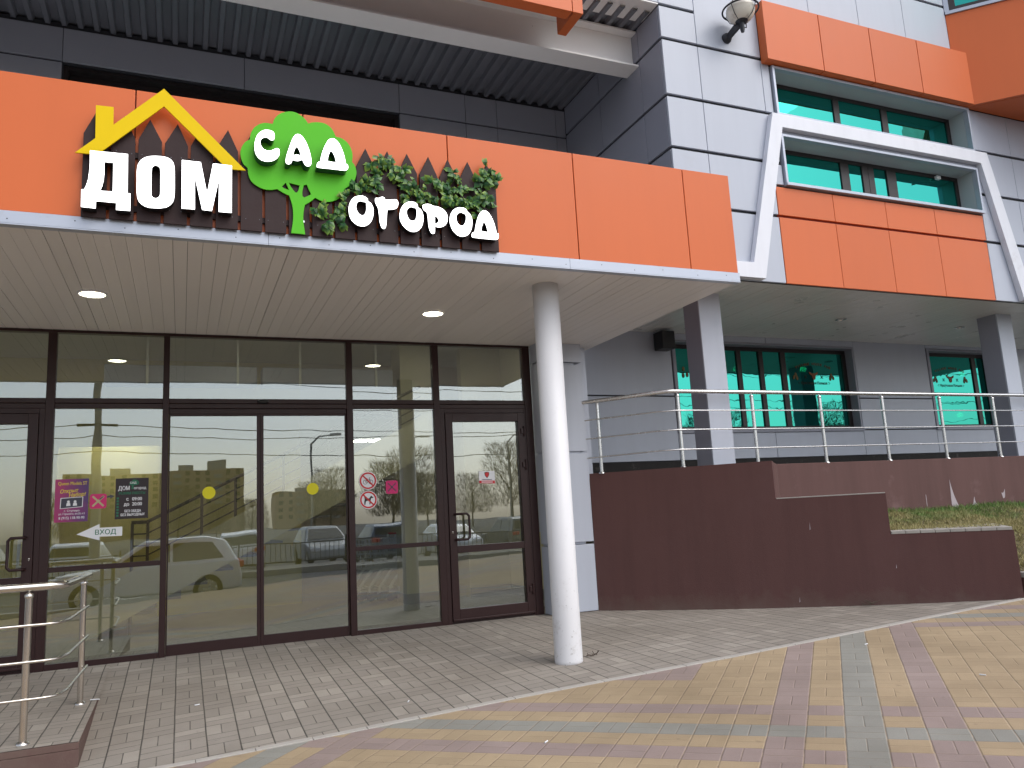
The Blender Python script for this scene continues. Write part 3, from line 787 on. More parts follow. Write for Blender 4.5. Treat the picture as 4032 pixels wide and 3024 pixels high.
bw = b.build('window', M['trim'], B)
b = MB()
bay_block(.051, .13, 7.286, 9, .012, .05)
bay_block(.131, 2.1, 7.286, 7.345, .012, .05)
b.build('frame', M['brown2'], bw)
b = MB()
bay_block(.132, 2.1, 7.346, 9, .022, .04)
b.build('pane', M['teal'], bw)
# soffit of the projecting storey: boards run in from the edge
b = MB()
x = 4.62
while x < 14:
    w_ = .098
    dz = random.uniform(-.0012, .0012)
    b.box(x + .0015, x + w_ - .0015, TY + .063, 6.837, ZB + dz, ZB + .012)
    b.box(x + .0015, x + w_ - .0015, 6.843, 8.4685, ZB + dz + .0006, ZB + .012)
    x += w_
b.build('soffit', M['soffit2'], B, bevel=.0012)
b = MB()
b.box(4.6, 14, TY + .063, 8.75, ZB + .013, ZB + .1)
b.build('soffit_backing', M['groove'], B)

# terrace-level wall with windows, y = 8.47
WY = 8.47
wl = [(4.40, 5.96, 1.72, 2.57), (4.40, 5.96, 2.57, 3.43), (9.215, 10.73, 1.72, 2.095), (9.215, 10.73, 2.095, 2.565), (9.215, 10.73, 2.565, 3.43),
      (5.96, 7.57, 1.72, 2.085), (7.57, 9.215, 1.72, 2.085), (5.96, 7.57, 3.33, 3.43), (7.57, 9.215, 3.33, 3.43), (10.73, 12.33, 1.72, 2.085), (10.73, 12.33, 3.36, 3.43),
      (12.33, 13.1, 1.72, 2.565), (12.33, 13.1, 2.565, 3.43), (13.1, 15.0, 1.72, 2.085), (13.1, 15, 3.33, 3.43)]
b = MB()
cells(b, wl, WY, gz=.018, gx=.008)
b.build('terrace_cladding', M['panel'], B, bevel=.003)
b = MB()
for x0, x1, z0, z1 in ((4.2, 5.97, 1.7, 3.43), (9.2, 10.74, 1.7, 3.43), (5.97, 9.2, 1.7, 2.08), (5.97, 9.2, 3.34, 3.43), (10.74, 12.32, 1.7, 2.08), (10.74, 12.32, 3.36, 3.43), (12.32, 13.11, 1.7, 3.43), (13.11, 15, 1.7, 2.08), (13.11, 15, 3.34, 3.43)):
    b.box(x0, x1, WY + .031, WY + .3, z0, z1)
b.build('terrace_wall_backing', M['groove'], B)
b = MB()
b.box(4.45, 15, WY + .012, WY + .2, .9, 1.715)
b.build('terrace_plinth', M['plinth'], B)

def low_window(x0, x1, z0, z1, muls, yg=8.62):
    w = MB()
    w.box(x0, x0 + .05, WY - .012, yg + .05, z0 + .03, z1)
    w.box(x1 - .03, x1, WY - .004, yg + .05, z0 + .03, z1)
    w.box(x0 + .051, x1 - .031, WY - .004, yg + .05, z1 - .03, z1)
    w.box(x0 - .01, x1 + .01, WY - .03, yg + .05, z0 - .012, z0 + .029)
    fr = w.build('window', M['panel_mid'], B, bevel=.003)
    f = MB()
    e = [x0 + .051] + [m for mm in muls for m in mm] + [x1 - .031]
    f.box(x0 + .051, x1 - .031, yg - .02, yg + .04, z1 - .085, z1 - .031)
    f.box(x0 + .051, x1 - .031, yg - .02, yg + .04, z0 + .03, z0 + .085)
    for a, c in [(x0 + .051, x0 + .10)] + muls + [(x1 - .10, x1 - .031)]:
        f.box(a, c, yg - .02, yg + .04, z0 + .086, z1 - .086)
    f.build('frame', M['brown2'], fr, bevel=.003)
    ps = [x0 + .10] + [m for mm in muls for m in mm] + [x1 - .10]
    for a, c in zip(ps[::2], ps[1::2]):
        q = MB()
        q.sheet_pane(a, c, yg, yg + .02, z0 + .086, z1 - .086)
        q.build('pane', M['teal'], fr)
low_window(5.975, 9.205, 2.09, 3.335, [(7.14, 7.215), (7.53, 7.605), (7.925, 8.015)])
low_window(10.735, 12.325, 2.09, 3.36, [(11.92, 12.01)])
low_window(13.11, 14.9, 2.09, 3.335, [])

# pub room behind the teal windows
PR = thing('pub_interior', 'dim pub room behind the teal terrace windows', 'room', (10, 10, 1.7))
b = MB()
b.box(5.9, 15, 11.6, 11.7, 1.6, 3.42)
b.box(5.85, 5.899, 8.8, 11.6, 1.6, 3.42)
b.box(15, 15.1, 8.8, 11.6, 1.6, 3.42)
b.build('wall', mat('pub_wall', (.22, .15, .09), .8), PR)
b = MB()
b.box(5.85, 15.1, 8.8, 11.7, 1.5, 1.599)
b.build('floor', M['plinth'], PR)
b = MB()
b.box(5.85, 15.1, 8.8, 11.7, 3.425, 3.5)
b.build('ceiling', mat('pub_ceiling', (.3, .27, .22), .8), PR)
for x, y, z, lab in ((9.68, 10.0, 3.30, 'warm lit lamp inside the pub behind the wide teal window'), (13.55, 10.0, 3.30, 'upper warm lit lamp inside the pub behind the right teal window'), (13.4, 10.05, 2.52, 'lower warm lit lamp inside the pub behind the right teal window'), (8.6, 10.4, 3.36, 'dim small lamp inside the pub left of the bull decal')):
    q = MB()
    q.lathe([(.0001, -.05), (.04, -.035), (.055, 0), (.04, .035), (.0001, .05)], (x, y, z), 16)
    tag(q.build('pub_lamp', M['led_warm'], org=(x, y, z)), lab, 'lamp', 'lit lamps in the pub')

# recess over the canopy: back wall, window, deck, steel beam, orange header
RY = 8.39
b = MB()
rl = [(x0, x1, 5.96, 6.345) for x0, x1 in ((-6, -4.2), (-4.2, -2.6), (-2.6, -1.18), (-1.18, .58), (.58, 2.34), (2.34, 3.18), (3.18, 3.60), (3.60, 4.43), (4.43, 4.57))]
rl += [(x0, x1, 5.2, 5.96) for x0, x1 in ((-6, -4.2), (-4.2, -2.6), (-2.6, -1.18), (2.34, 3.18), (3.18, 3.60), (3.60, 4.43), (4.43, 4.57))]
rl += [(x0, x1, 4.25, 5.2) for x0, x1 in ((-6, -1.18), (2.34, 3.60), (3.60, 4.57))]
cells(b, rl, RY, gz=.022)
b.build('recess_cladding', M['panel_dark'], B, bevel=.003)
b = MB()
for x0, x1, z0, z1 in ((-6, -1.17, 3.4, 6.4), (2.33, 4.6, 3.4, 6.4), (-1.17, 2.33, 5.95, 6.4), (-1.17, 2.33, 3.4, 4.6)):
    b.box(x0, x1, RY + .031, RY + .25, z0, z1)
b.build('recess_backing', M['groove'], B)
w = MB()
w.box(-1.17, -1.13, RY + .04, RY + .22, 4.6, 5.94)
w.box(2.29, 2.33, RY + .04, RY + .22, 4.6, 5.94)
w.box(-1.129, 2.289, RY + .04, RY + .22, 5.90, 5.94)
rw = w.build('window', M['brown2'], B)
f = MB()
mx = [-1.13 + 3.42 * k / 5 for k in range(6)]
for k, x in enumerate(mx):
    f.box(x - .04 if k else x, x + .04 if k < 5 else x, RY + .14, RY + .2, 4.6, 5.80)
f.box(-1.13, 2.29, RY + .14, RY + .2, 5.805, 5.899)
f.build('frame', M['brown2'], rw)
for x0, x1 in zip(mx, mx[1:]):
    q = MB()
    q.box(x0 + .041, x1 - .041, RY + .16, RY + .18, 4.6, 5.80)
    q.build('pane', M['teal'], rw)
b = MB()
prof = [(0, 0), (.045, 0), (.06, .05), (.135, .05), (.15, 0)]
pts = []
x = -6.0
while x < 4.57:
    pts += [(x + a, 6.37 + h) for a, h in prof[:-1]]
    x += .15
vs = [(a, 6.30, h) for a, h in pts] + [(a, RY + .02, h) for a, h in pts]
n = len(pts)
b.add(vs, [(i, i + 1, n + i + 1, n + i) for i in range(n - 1)])
b.box(-6, 4.6, 6.3, 8.6, 6.44, 6.6)
b.build('corrugated_deck', M['deck'], B)
b = MB()
b.box(-6, 4.574, 6.62, 6.87, 5.94, 5.962)
b.box(-6, 4.574, 6.725, 6.745, 5.963, 6.36)
b.box(-6, 4.574, 6.62, 6.87, 6.345, 6.366)
b.build('steel_beam', M['beam'], B, bevel=.002)
b = MB()
b.box(-6, 4.574, TY + .001, 6.50, 6.395, 6.41)
b.build('header_soffit', M['beam'], B)
b = MB()
cells(b, [(x0, x1, 6.412, 7.36) for x0, x1 in ((-6, 1.2), (1.2, 2.4), (2.4, 3.6), (3.6, 4.574))] + [(-6, 4.574, 7.36, 8.9)], TY, gz=.01)
b.build('header_cladding', M['panel'], B, bevel=.003)
b = MB()
oy = 6.02
for x0, x1 in ((-6, -1.2), (-1.2, .35), (.35, 1.9), (1.9, 3.45), (3.45, 3.57)):
    b.box(x0 + .004, x1 - .004, oy, oy + .025, 5.96, 8.6)
    if x1 < 3.5:
        b.box(x0 + .004, x1 - .004, oy + .026, oy + .13, 5.96, 5.985)
b.box(3.47, 3.566, oy + .026, 6.40, 5.96, 8.6)
b.build('orange_header', M['orange'], B, bevel=.002)

CAM_SCALE, LEVEL = 1.0, 0.0
# entrance pier
b = MB()
px0, px1, py0 = 3.895, 4.49, 8.262
for z0, z1 in ((.005, .765), (.795, 1.83), (1.86, 2.915), (2.945, 3.172)):
    b.box(px0, px1, py0, 9.75 if px0 > 9 else 8.46, z0, z1)
b.box(px0 + .02, px1 - .09, py0 + .03, 8.45, .77, 2.94)
b.build('entrance_pier', M['panel'], B, bevel=.004)
b = MB()
b.box(4.46, 4.66, 8.47, 9.76, .9, 3.9)
b.build('side_wall', M['panel'], B)
b = MB()
b.box(-7, -3.403, 8.40, 8.70, -.2, 3.172)
b.build('shop_side_wall', M['panel'], B)
CAM_SCALE, LEVEL = 1.145, -0.171
b = MB()
b.box(-6, 4.59, 8.70, 8.76, 3.9, 9)
b.box(-6, 14, 8.76, 8.9, 3.9, 9)
b.box(-6, 14, 6.3, 8.9, 8.9, 9)
b.build('upper_light_stop', M['groove'], B)  # unseen slabs added to keep sky light out from behind
CAM_SCALE, LEVEL = 1.0, 0.0

# ---------------------------------------------------------------- entrance canopy
FY = 5.57
C = thing('entrance_canopy', 'deep canopy over the shop entrance with an orange panel front and beige boarded underside', 'canopy', (1.5, 7, 3.17))
fx = [-6, -3.75, -2.61, -1.47, -.33, .803, 1.94, 3.08, 4.22, 4.745]
for x0, x1 in zip(fx, fx[1:]):
    q = MB()
    q.box(x0 + .004, x1 - (.004 if x1 < 4.7 else 0), FY, FY + .03, 3.262, 4.222)
    q.build('fascia_panel', M['orange'], C, bevel=.003)
b = MB()
b.box(-6, 4.735, FY + .031, FY + .06, 3.27, 4.2)
b.box(4.715, 4.74, FY + .061, 8.4, 3.20, 4.15)
b.build('canopy_core', M['orange_gap'], C)
b = MB()
b.box(-6, 4.714, FY + .061, 9.6, 4.05, 4.10)
b.build('canopy_roof', mat('pale_bounce_roof', (.48, .48, .48), .8, var=.15), C)  # unseen top, made pale to bounce light up into the recess
tx = [-6, -3.2, .55, 2.98, 4.752]
b = MB()
for x0, x1 in zip(tx, tx[1:]):
    b.box(x0 + .0008, x1 - .0008, FY - .012, FY + .02, 3.176, 3.258)
    b.box(x0 + .0008, x1 - .0008, FY - .012, FY + .05, 3.166, 3.1755)
rr = random.Random(3)
for k in range(24):
    x = -3 + .33 * k + rr.uniform(-.03, .03)
    b.box(x - .0035, x + .0035, FY - .0145, FY - .0118, 3.20 + .022 * (k % 2), 3.207 + .022 * (k % 2), 1)
b.build('metal_trim', [M['trim'], M['groove']], C, bevel=.002)
b = MB()
x = 4.745
first = True
while x > -6:
    w_ = .0985
    gp = rr.choice((.0003, .0005, .0007, .001, .0012, .0022))
    dz = rr.uniform(-.0008, .0008)
    dz2 = dz + rr.uniform(-.001, .001)
    b.hexa([(x - w_ + gp, FY + .052, 3.173 + dz), (x - gp, FY + .052, 3.173 + dz2), (x - gp, 8.62, 3.173 + dz2), (x - w_ + gp, 8.62, 3.173 + dz)],
           [(x - w_ + gp, FY + .052, 3.185), (x - gp, FY + .052, 3.185), (x - gp, 8.62, 3.185), (x - w_ + gp, 8.62, 3.185)])
    x -= w_
b.build('soffit', M['soffit'], C, bevel=.001)
b = MB()
b.box(-6, 4.742, FY + .06, 8.64, 3.187, 3.20)
b.build('soffit_backing', M['groove'], C)
# downlights
for k, (x, y, lab) in enumerate(((-.708, 7.10, 'round lit downlight in the canopy underside, above the entrance arrow sign'),
                                 (2.272, 7.17, 'round lit downlight in the canopy underside, near the white column'))):
    t = thing('downlight', lab, 'downlight', (x, y, 3.172), 'canopy downlights')
    q = MB()
    q.lathe([(.098, 0), (.113, 0), (.113, -.010), (.104, -.016), (.098, -.012), (.098, 0)], (x, y, 3.172), 36)
    q.build('rim', M['white'], t)
    q = MB()
    q.lathe([(.0001, -.010), (.05, -.010), (.097, -.008), (.097, -.002), (.0001, -.002)], (x, y, 3.172), 36)
    q.build('diffuser', M['lamp'], t)
# white round column
b = MB()
cz = zg(2.985, 6.07)
b.lathe([(.0001, -.02), (.118, -.02), (.1175, .02), (.1165, .3), (.1165, 3.173 - cz + .004), (.0001, 3.173 - cz + .004)], (2.985, 6.07, cz), 48)
o = b.build('column', M['colwhite'], org=(2.985, 6.07, cz))
tag(o, 'round white painted column holding up the canopy beside the entrance, chipped at its foot', 'column')

# ---------------------------------------------------------------- shop entrance glazing
E = thing('shop_entrance', 'brown aluminium glass shopfront with sliding doors and hinged side doors', 'shopfront', (1.4, YG, 0))
f0, f1 = YG - .03, YG + .06
b = MB()
b.box(-3.4, 3.885, f0, f1, 3.145, 3.18)
uprights = [(-3.40, -3.33), (-2.34, -2.27), (-1.205, -1.13), (-.185, -.128), (1.655, 1.722), (2.648, 2.722), (3.79, 3.885)]
for x0, x1 in uprights:
    b.box(x0, x1, f0, f1, -.02, 3.1445)
for (a0, x0), (x1, a1) in zip(uprights, uprights[1:]):
    b.box(x0 + .001, x1 - .001, f0 + .004, f1, 2.40, 2.447)
    b.box(x0 + .001, x1 - .001, f0 + .004, f1, 2.452, 2.50)
for x0, x1 in ((-1.13, -.185), (1.722, 2.648)):
    b.box(x0 + .001, x1 - .001, f0 + .004, f1, .862, .908)
    b.box(x0 + .001, x1 - .001, f0 + .004, f1, -.02, .046)
b.box(-.127, 1.654, f0 + .03, f1, 2.345, 2.399)
b.build('frame', M['brown'], E, bevel=.003)
panes = [(x0, x1, 2.50, 3.145) for (a0, x0), (x1, a1) in zip(uprights, uprights[1:])]
panes += [(-1.13, -.185, .908, 2.40), (-1.13, -.185, .046, .862), (1.722, 2.648, .908, 2.40), (1.722, 2.648, .046, .862), (-3.33, -2.34, .05, 2.40)]
for x0, x1, z0, z1 in panes:
    q = MB()
    q.sheet_pane(x0 + .002, x1 - .002, YG, YG + .006, z0 + .001, z1 - .001)
    q.build('pane', M['glass'], E)
# sliding leaves
for x0, x1, xl in ((-.129, .751, 0), (.753, 1.651, 1)):
    y0 = YG + .002
    a0 = x0 + (.004 if xl == 0 else 0)
    q = MB()
    st = .034 if xl == 0 else .016
    sl = .012 if xl == 0 else .032
    q.box(a0, a0 + sl, y0, y0 + .035, -.005, 2.344)
    q.box(x1 - st, x1, y0, y0 + .035, -.005, 2.344)
    q.box(a0 + sl, x1 - st, y0 + .001, y0 + .035, 2.325, 2.344)
    q.box(a0 + sl, x1 - st, y0 + .001, y0 + .035, -.005, .10)
    d = q.build('sliding_door', M['brown'], E, bevel=.002)
    q = MB()
    q.sheet_pane(a0 + sl, x1 - st, y0 + .012, y0 + .018, .10, 2.325)
    q.build('pane', M['glass'], d)
b = MB()
b.lathe([(.0001, .022), (.04, .020), (.055, .008), (.055, -.008), (.035, -.022), (.0001, -.024)], (0, 0, 0), 20)
for k, v in enumerate(b.v):
    b.v[k] = (.775 + v[0] * 1.0, f0 - .012 + v[1] * .55, 2.47 + v[2])
b.build('motion_sensor', M['black'], E)

def hinged_door(x0, x1, hinge_right, hx, key):
    q = MB()
    y0, y1 = f0 - .012, f1 - .01
    st = .085
    q.box(x0, x0 + st, y0, y1, .028, 2.347)
    q.box(x1 - st, x1, y0, y1, .028, 2.347)
    for z0, z1 in ((2.25, 2.345), (.765, .84), (.03, .155)):
        q.box(x0 + st + .0005, x1 - st - .0005, y0 + .001, y1, z0, z1)
    q.box(x0 + .0, x1, y0 - .012, y0 - .001, .03, .05)
    d = q.build('door', M['brown'], E, bevel=.003)
    for z0, z1 in ((.155, .765), (.84, 2.25)):
        p = MB()
        p.sheet_pane(x0 + st + .001, x1 - st - .001, YG, YG + .006, z0, z1)
        p.build('pane', M['glass'], d)
    dr = -1 if hinge_right is False else 1
    p = MB()
    a, c = hx
    p.tube([(a, y0 + .002, 1.195), (a, y0 - .03, 1.195), (a + (c - a) * .25, y0 - .052, 1.195), (c - (c - a) * .18, y0 - .052, 1.195), (c, y0 - .052, 1.17), (c, y0 - .052, .935), (c - (c - a) * .18, y0 - .052, .91), (a + (c - a) * .25, y0 - .052, .91), (a, y0 - .03, .91), (a, y0 + .002, .91)], .014, 10)
    p.build('handle', M['brown'], d)
    p = MB()
    p.tube([(a, y1, 1.17), (c - (c - a) * .45, y1 + .05, 1.17), (c - (c - a) * .40, y1 + .05, .93), (a, y1, .93)], .013, 10)
    p.build('handle', M['white'], d)
    p = MB()
    p.lathe([(.0001, 0), (.009, 0), (.009, .003), (.0001, .003)], (0, 0, 0), 14)
    p.box(-.004, .004, -.018, -.004, 0, .003)
    for k, v in enumerate(p.v):
        p.v[k] = (key + v[0], y0 - v[2], 1.0 + v[1])
    p.build('keyhole', M['steel'], d)
    if hinge_right is not None:
        hxp = x1 - .01 if hinge_right else x0 + .01
        for z in (2.13, 1.73, .30):
            p = MB()
            p.tube([(hxp, y0 - .012, z - .06), (hxp, y0 - .012, z + .06)], .013, 10)
            p.box(hxp - .045, hxp - .014, y0 - .016, y0 - .001, z - .03, z + .03)
            p.build('hinge', M['brown'], d, bevel=.002)
hinged_door(2.775, 3.765, True, (2.845, 2.992), 2.81)
q = MB()
for x0, x1 in ((2.723, 2.772), (3.768, 3.789)):
    q.box(x0, x1, f0 + .004, f1, -.02, 2.399)
q.box(2.7725, 3.7675, f0 + .004, f1, 2.35, 2.399)
q.box(2.7725, 3.7675, f0 + .02, f1, -.02, .024)
q.build('door_frame', M['brown'], E, bevel=.002)
hinged_door(-2.225, -1.255, None, (-1.315, -1.445), -1.282)
q = MB()
for x0, x1 in ((-1.252, -1.206), (-2.269, -2.228)):
    q.box(x0, x1, f0 + .004, f1, -.02, 2.399)
q.box(-2.2275, -1.2525, f0 + .004, f1, 2.35, 2.399)
q.box(-2.2275, -1.2525, f0 + .02, f1, -.02, .024)
q.build('door_frame', M['brown'], E, bevel=.002)

# ---------------------------------------------------------------- shop sign
SG = thing('shop_sign', 'shop sign with lit white letters, yellow house roof and green tree on brown pickets', 'sign', (.85, FY, 3.25))
for k in range(18):
    x0 = -.635 + .1656 * k
    x1 = x0 + .147
    xm = (x0 + x1) / 2
    j = rr.uniform(-.004, .004)
    plate('picket', [[(x0, 3.249), (x1, 3.249), (x1, 3.834 + j), (xm + .006 * rr.uniform(-1, 1), 3.991 + j), (x0, 3.834 + j)]], 5.524, .020, M['picket'], SG, bevel=.002)
for z in (3.342, 3.728):
    b = MB()
    b.box(-.62, 2.31, 5.5452, 5.5695, z - .02, z + .02)
    b.build('fence_rail', M['picket'], SG)
for k in range(18):
    x0 = -.635 + .1656 * k
    for z in (3.342, 3.728):
        for a in (.03, .117):
            c = (x0 + a + rr.uniform(-.012, .012), z + rr.uniform(-.008, .008))
            b = MB()
            b.box(c[0] - .0022, c[0] + .0022, 5.522, 5.5238, c[1] - .0022, c[1] + .0022)
            b.build('screw', M['duct'], SG)
def sgn(key, y, depth, mats, name, sub=0, slot=None, bevel=0.0, sharp=55):
    o, hs = SIGN[key]
    loops = [o] + hs
    if sub:
        loops = [smooth_loop(l, sub, sharp) for l in loops]
    return plate(name, loops, y, depth, mats, SG, bevel, slot)
sgn('house', 5.48, .012, M['yellow'], 'house_roof', bevel=.001)
for x, z in ((-.40, 3.70), (.25, 3.75), (-.15, 4.10), (-.51, 3.9), (.05, 3.93)):
    b = MB()
    b.tube([(x, 5.492, z), (x, 5.524, z)], .008, 8)
    b.build('roof_spacer', M['steel_brushed'], SG)
sgn('tree', 5.505, .010, M['green'], 'tree_board', 3, sharp=42, bevel=.001)
for x, z in ((.60, 3.72), (.82, 3.95), (1.02, 3.68), (.79, 3.35)):
    b = MB()
    b.tube([(x, 5.515, z), (x, 5.524, z)], .01, 8)
    b.build('tree_spacer', M['steel_brushed'], SG)
for key in ('D', 'M'):
    sgn(key, 5.45, .072, [M['letter_black'], M['letter_face']], 'letter', 0, 1, .0015)
sgn('O', 5.45, .072, [M['letter_black'], M['letter_face']], 'letter', 3, 1, .0015)
for key in ('s', 'a', 'd'):
    sgn(key, 5.42, .083, [M['letter_side'], M['letter_face']], 'letter', 4, 1, .0015, 70)
for key in ('o1', 'g', 'o2', 'r', 'o3', 'd2'):
    sgn(key, 5.462, .060, [M['letter_black'], M['letter_face']], 'letter', 4, 1, .0015, 70)

# artificial ivy garland
def leaf_mat():
    q = NB('ivy_leaf')
    at = q.n("ShaderNodeVertexColor")
    at.layer_name = "edge"
    ri = q.n("ShaderNodeNewGeometry").outputs['Random Per Island']
    inner = q.mix(ri, (.007, .045, .014), (.022, .115, .028))
    rim = q.mix(ri, (.05, .19, .035), (.27, .40, .04))
    sp = q.n("ShaderNodeSeparateColor")
    q.l(at.outputs['Color'], sp.inputs[0])
    c = q.mix(q.ramp(sp.outputs[0], .25, 1.0), inner, rim)
    q.l(c, q.b.inputs['Base Color'])
    q.b.inputs['Roughness'].default_value = .42
    return q.m
M['ivy'] = leaf_mat()
G = thing('ivy_garland', 'artificial green ivy garland draped over the pickets around the lower letters', 'garland', (1.6, 5.5, 3.6))
vs, fs, ec = [], [], []
ri = random.Random(11)
lobes = [(0, 0.0, .0), (.22, -.42, 1), (.10, -.30, .6), (.52, -.50, 1), (.42, -.22, .5), (.62, -.30, .8), (1.0, 0, 1), (.62, .30, .8), (.42, .22, .5), (.52, .50, 1), (.10, .30, .6), (.22, .42, 1)]
for (x, z) in IVY:
    for k in range(2 + (ri.random() < .35)):
        s = ri.uniform(.052, .092)
        ax = ri.uniform(0, 2 * math.pi)
        tilt, roll = ri.uniform(-.75, .75), ri.uniform(-.75, .75)
        m3 = Matrix.Rotation(ax, 3, 'Y') @ Matrix.Rotation(tilt, 3, 'X') @ Matrix.Rotation(roll, 3, 'Z')
        c = Vector((x + ri.gauss(0, .013), 5.508 - ri.uniform(.0, .036), z + ri.gauss(0, .018)))
        o0 = len(vs)
        cen = Vector((.38 * s, -.012, 0))
        vs.append(tuple(c + m3 @ cen)); ec.append(0.0)
        for a, w_, e in lobes:
            p = Vector((a * s, .010 * (abs(w_) * 2) ** 2 + (.012 if a == 1 else 0), w_ * s))
            vs.append(tuple(c + m3 @ p)); ec.append(e)
        L_ = len(lobes)
        for i in range(L_):
            fs.append((o0, o0 + 1 + i, o0 + 1 + (i + 1) % L_))
me = bpy.data.meshes.new('leaves')
me.from_pydata(vs, [], fs)
ca = me.color_attributes.new("edge", 'FLOAT_COLOR', 'POINT')
for i, e in enumerate(ec):
    ca.data[i].color = (e, e, e, 1)
me.materials.append(M['ivy'])
ob = bpy.data.objects.new('leaves', me)
COL.objects.link(ob)
attach(ob, G)
ob['kind'] = 'stuff'
CAM_SCALE, LEVEL = 1.145, -0.171
# ---------------------------------------------------------------- wall lamp and loudspeaker
Lp = thing('wall_lamp', 'black bracket wall lamp with an opal globe on the grey panels', 'wall lamp', (5.43, TY, 6.17))
lx, ly, lz = 5.455, 5.93, 6.315
b = MB()
b.lathe([(.0001, 0), (.058, 0), (.058, .02), (.045, .045), (.0001, .05)], (0, 0, 0), 20)
for k, v in enumerate(b.v):
    b.v[k] = (5.43 + v[0], TY - v[2], 6.165 + v[1])
b.build('backplate', M['iron'], Lp)
b = MB()
b.hexa([(5.415, TY - .05, 6.13), (5.445, TY - .05, 6.13), (lx + .015, ly + .03, 6.18), (lx - .015, ly + .03, 6.18)],
       [(5.415, TY - .05, 6.20), (5.445, TY - .05, 6.20), (lx + .015, ly + .03, 6.27), (lx - .015, ly + .03, 6.27)])
b.tube([(lx, ly, 6.10), (lx, ly, 6.13), (lx, ly, 6.28)], [.017, .024, .028], 14)
b.tube([(lx + .02, ly, 6.16), (lx + .055, ly, 6.165), (lx + .06, ly, 6.25), (lx + .03, ly, 6.255)], .006, 8)
b.build('bracket_arm', M['iron'], Lp)
b = MB()
b.lathe([(.02, -.135), (.060, -.130), (.072, -.105), (.076, -.085), (.066, -.085), (.0001, -.10)], (lx, ly, lz + .03), 28)
b.build('globe_cup', M['iron'], Lp)
b = MB()
pr = [(.0001, -.125)] + [(.152 * math.sin(R(t)), -.14 * math.cos(R(t))) for t in range(30, 181, 10)]
b.lathe([(r, z) for r, z in pr[:-1]] + [(.0001, .14)], (lx, ly, lz + .035), 32)
b.build('globe', M['globe'], Lp)
b = MB()
b.tube([(lx + .188 * math.cos(2 * math.pi * k / 40), ly + .188 * math.sin(2 * math.pi * k / 40), lz + .045) for k in range(40)], .010, 8, closed=True)
for a in (0, 90, 180, 270):
    ca_, sa_ = math.cos(R(a + 20)), math.sin(R(a + 20))
    b.tube([(lx + .07 * ca_, ly + .07 * sa_, lz - .09), (lx + .135 * ca_, ly + .135 * sa_, lz - .045), (lx + .18 * ca_, ly + .18 * sa_, lz + .04), (lx + .12 * ca_, ly + .12 * sa_, lz + .14), (lx, ly, lz + .185)], .004, 6)
b.build('globe_guard', M['iron'], Lp)
b = MB()
b.box(5.655, 5.855, 8.20, 8.40, 3.15, 3.385)
b.box(5.72, 5.79, 8.401, 8.468, 3.24, 3.30)
o = b.build('loudspeaker', M['black'], org=(5.755, 8.3, 3.15), bevel=.012)
tag(o, 'black box loudspeaker on the grey wall beside the teal window', 'loudspeaker')

for x, y, lab in ((7.85, 7.35, 'unlit round downlight in the soffit above the wide teal window'), (10.11, 7.39, 'unlit round downlight in the soffit beside the right pillar')):
    t = thing('soffit_downlight', lab, 'downlight', (x, y, ZB), 'unlit downlights under the upper storey')
    q = MB()
    q.lathe([(.05, .004), (.066, -.004), (.07, -.012), (.055, -.016), (.05, -.01), (.05, .004)], (x, y, ZB), 24)
    q.build('rim', M['steel_brushed'], t)
    q = MB()
    q.lathe([(.0001, -.006), (.049, -.004), (.049, .002), (.0001, .002)], (x, y, ZB), 24)
    q.build('diffuser', M['globe'], t)

# ---------------------------------------------------------------- square pillars on the terrace
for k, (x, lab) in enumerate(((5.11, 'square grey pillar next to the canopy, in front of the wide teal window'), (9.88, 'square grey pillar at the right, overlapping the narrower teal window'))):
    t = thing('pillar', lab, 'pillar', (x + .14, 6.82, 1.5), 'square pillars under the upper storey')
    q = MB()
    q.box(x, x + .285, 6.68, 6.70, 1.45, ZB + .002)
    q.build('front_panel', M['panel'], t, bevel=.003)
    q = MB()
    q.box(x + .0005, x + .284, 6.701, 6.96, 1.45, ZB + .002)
    q.build('shaft', M['pillar_side'] if 'pillar_side' in M else M['panel_mid'], t, bevel=.002)  # sides darker than the front: part of their shade is in the colour

CAM_SCALE, LEVEL = 1.0, 0.0
# ---------------------------------------------------------------- terrace, retaining wall, stepped planter wall
b = MB()
b.prism([(4.6, 9.75), (4.49, 8.47), (4.49, 8.27), (4.7, 8.25), (5.3, 7.6), (17, 7.6), (17, 9.75)], 1.35, 1.52)
kind(b.build('terrace_floor', M['concrete']), 'structure')
b = MB()
b.box(6.0, 17, 7.50, 7.74, -.2, 1.585)
o = b.build('retaining_wall', M['maroon_worn'], org=(10, 7.6, 0), bevel=.006)
tag(o, 'weathered maroon retaining wall along the terrace, above the grass', 'wall')
for nm, pts, lab in (('paint_scrape', [(9.60, .92), (9.72, .92), (9.66, 1.06), (9.625, 1.18), (9.60, 1.30), (9.595, 1.14), (9.585, 1.02)], 'x'), ('paint_scrape', [(9.98, .93), (10.09, .93), (10.05, .98), (10.04, 1.05), (10.01, .98)], 'x'),
                     ('paint_scrape', [(10.62, 1.0), (10.66, 1.02), (10.68, 1.13), (10.64, 1.08), (10.60, 1.08)], 'x'), ('paint_scrape', [(9.12, .95), (9.122, 1.10), (9.114, 1.10), (9.112, .98)], 'x')):
    plate(nm, [smooth_loop(pts, 4, 100)], 7.4985, .003, M['scrape'], o)

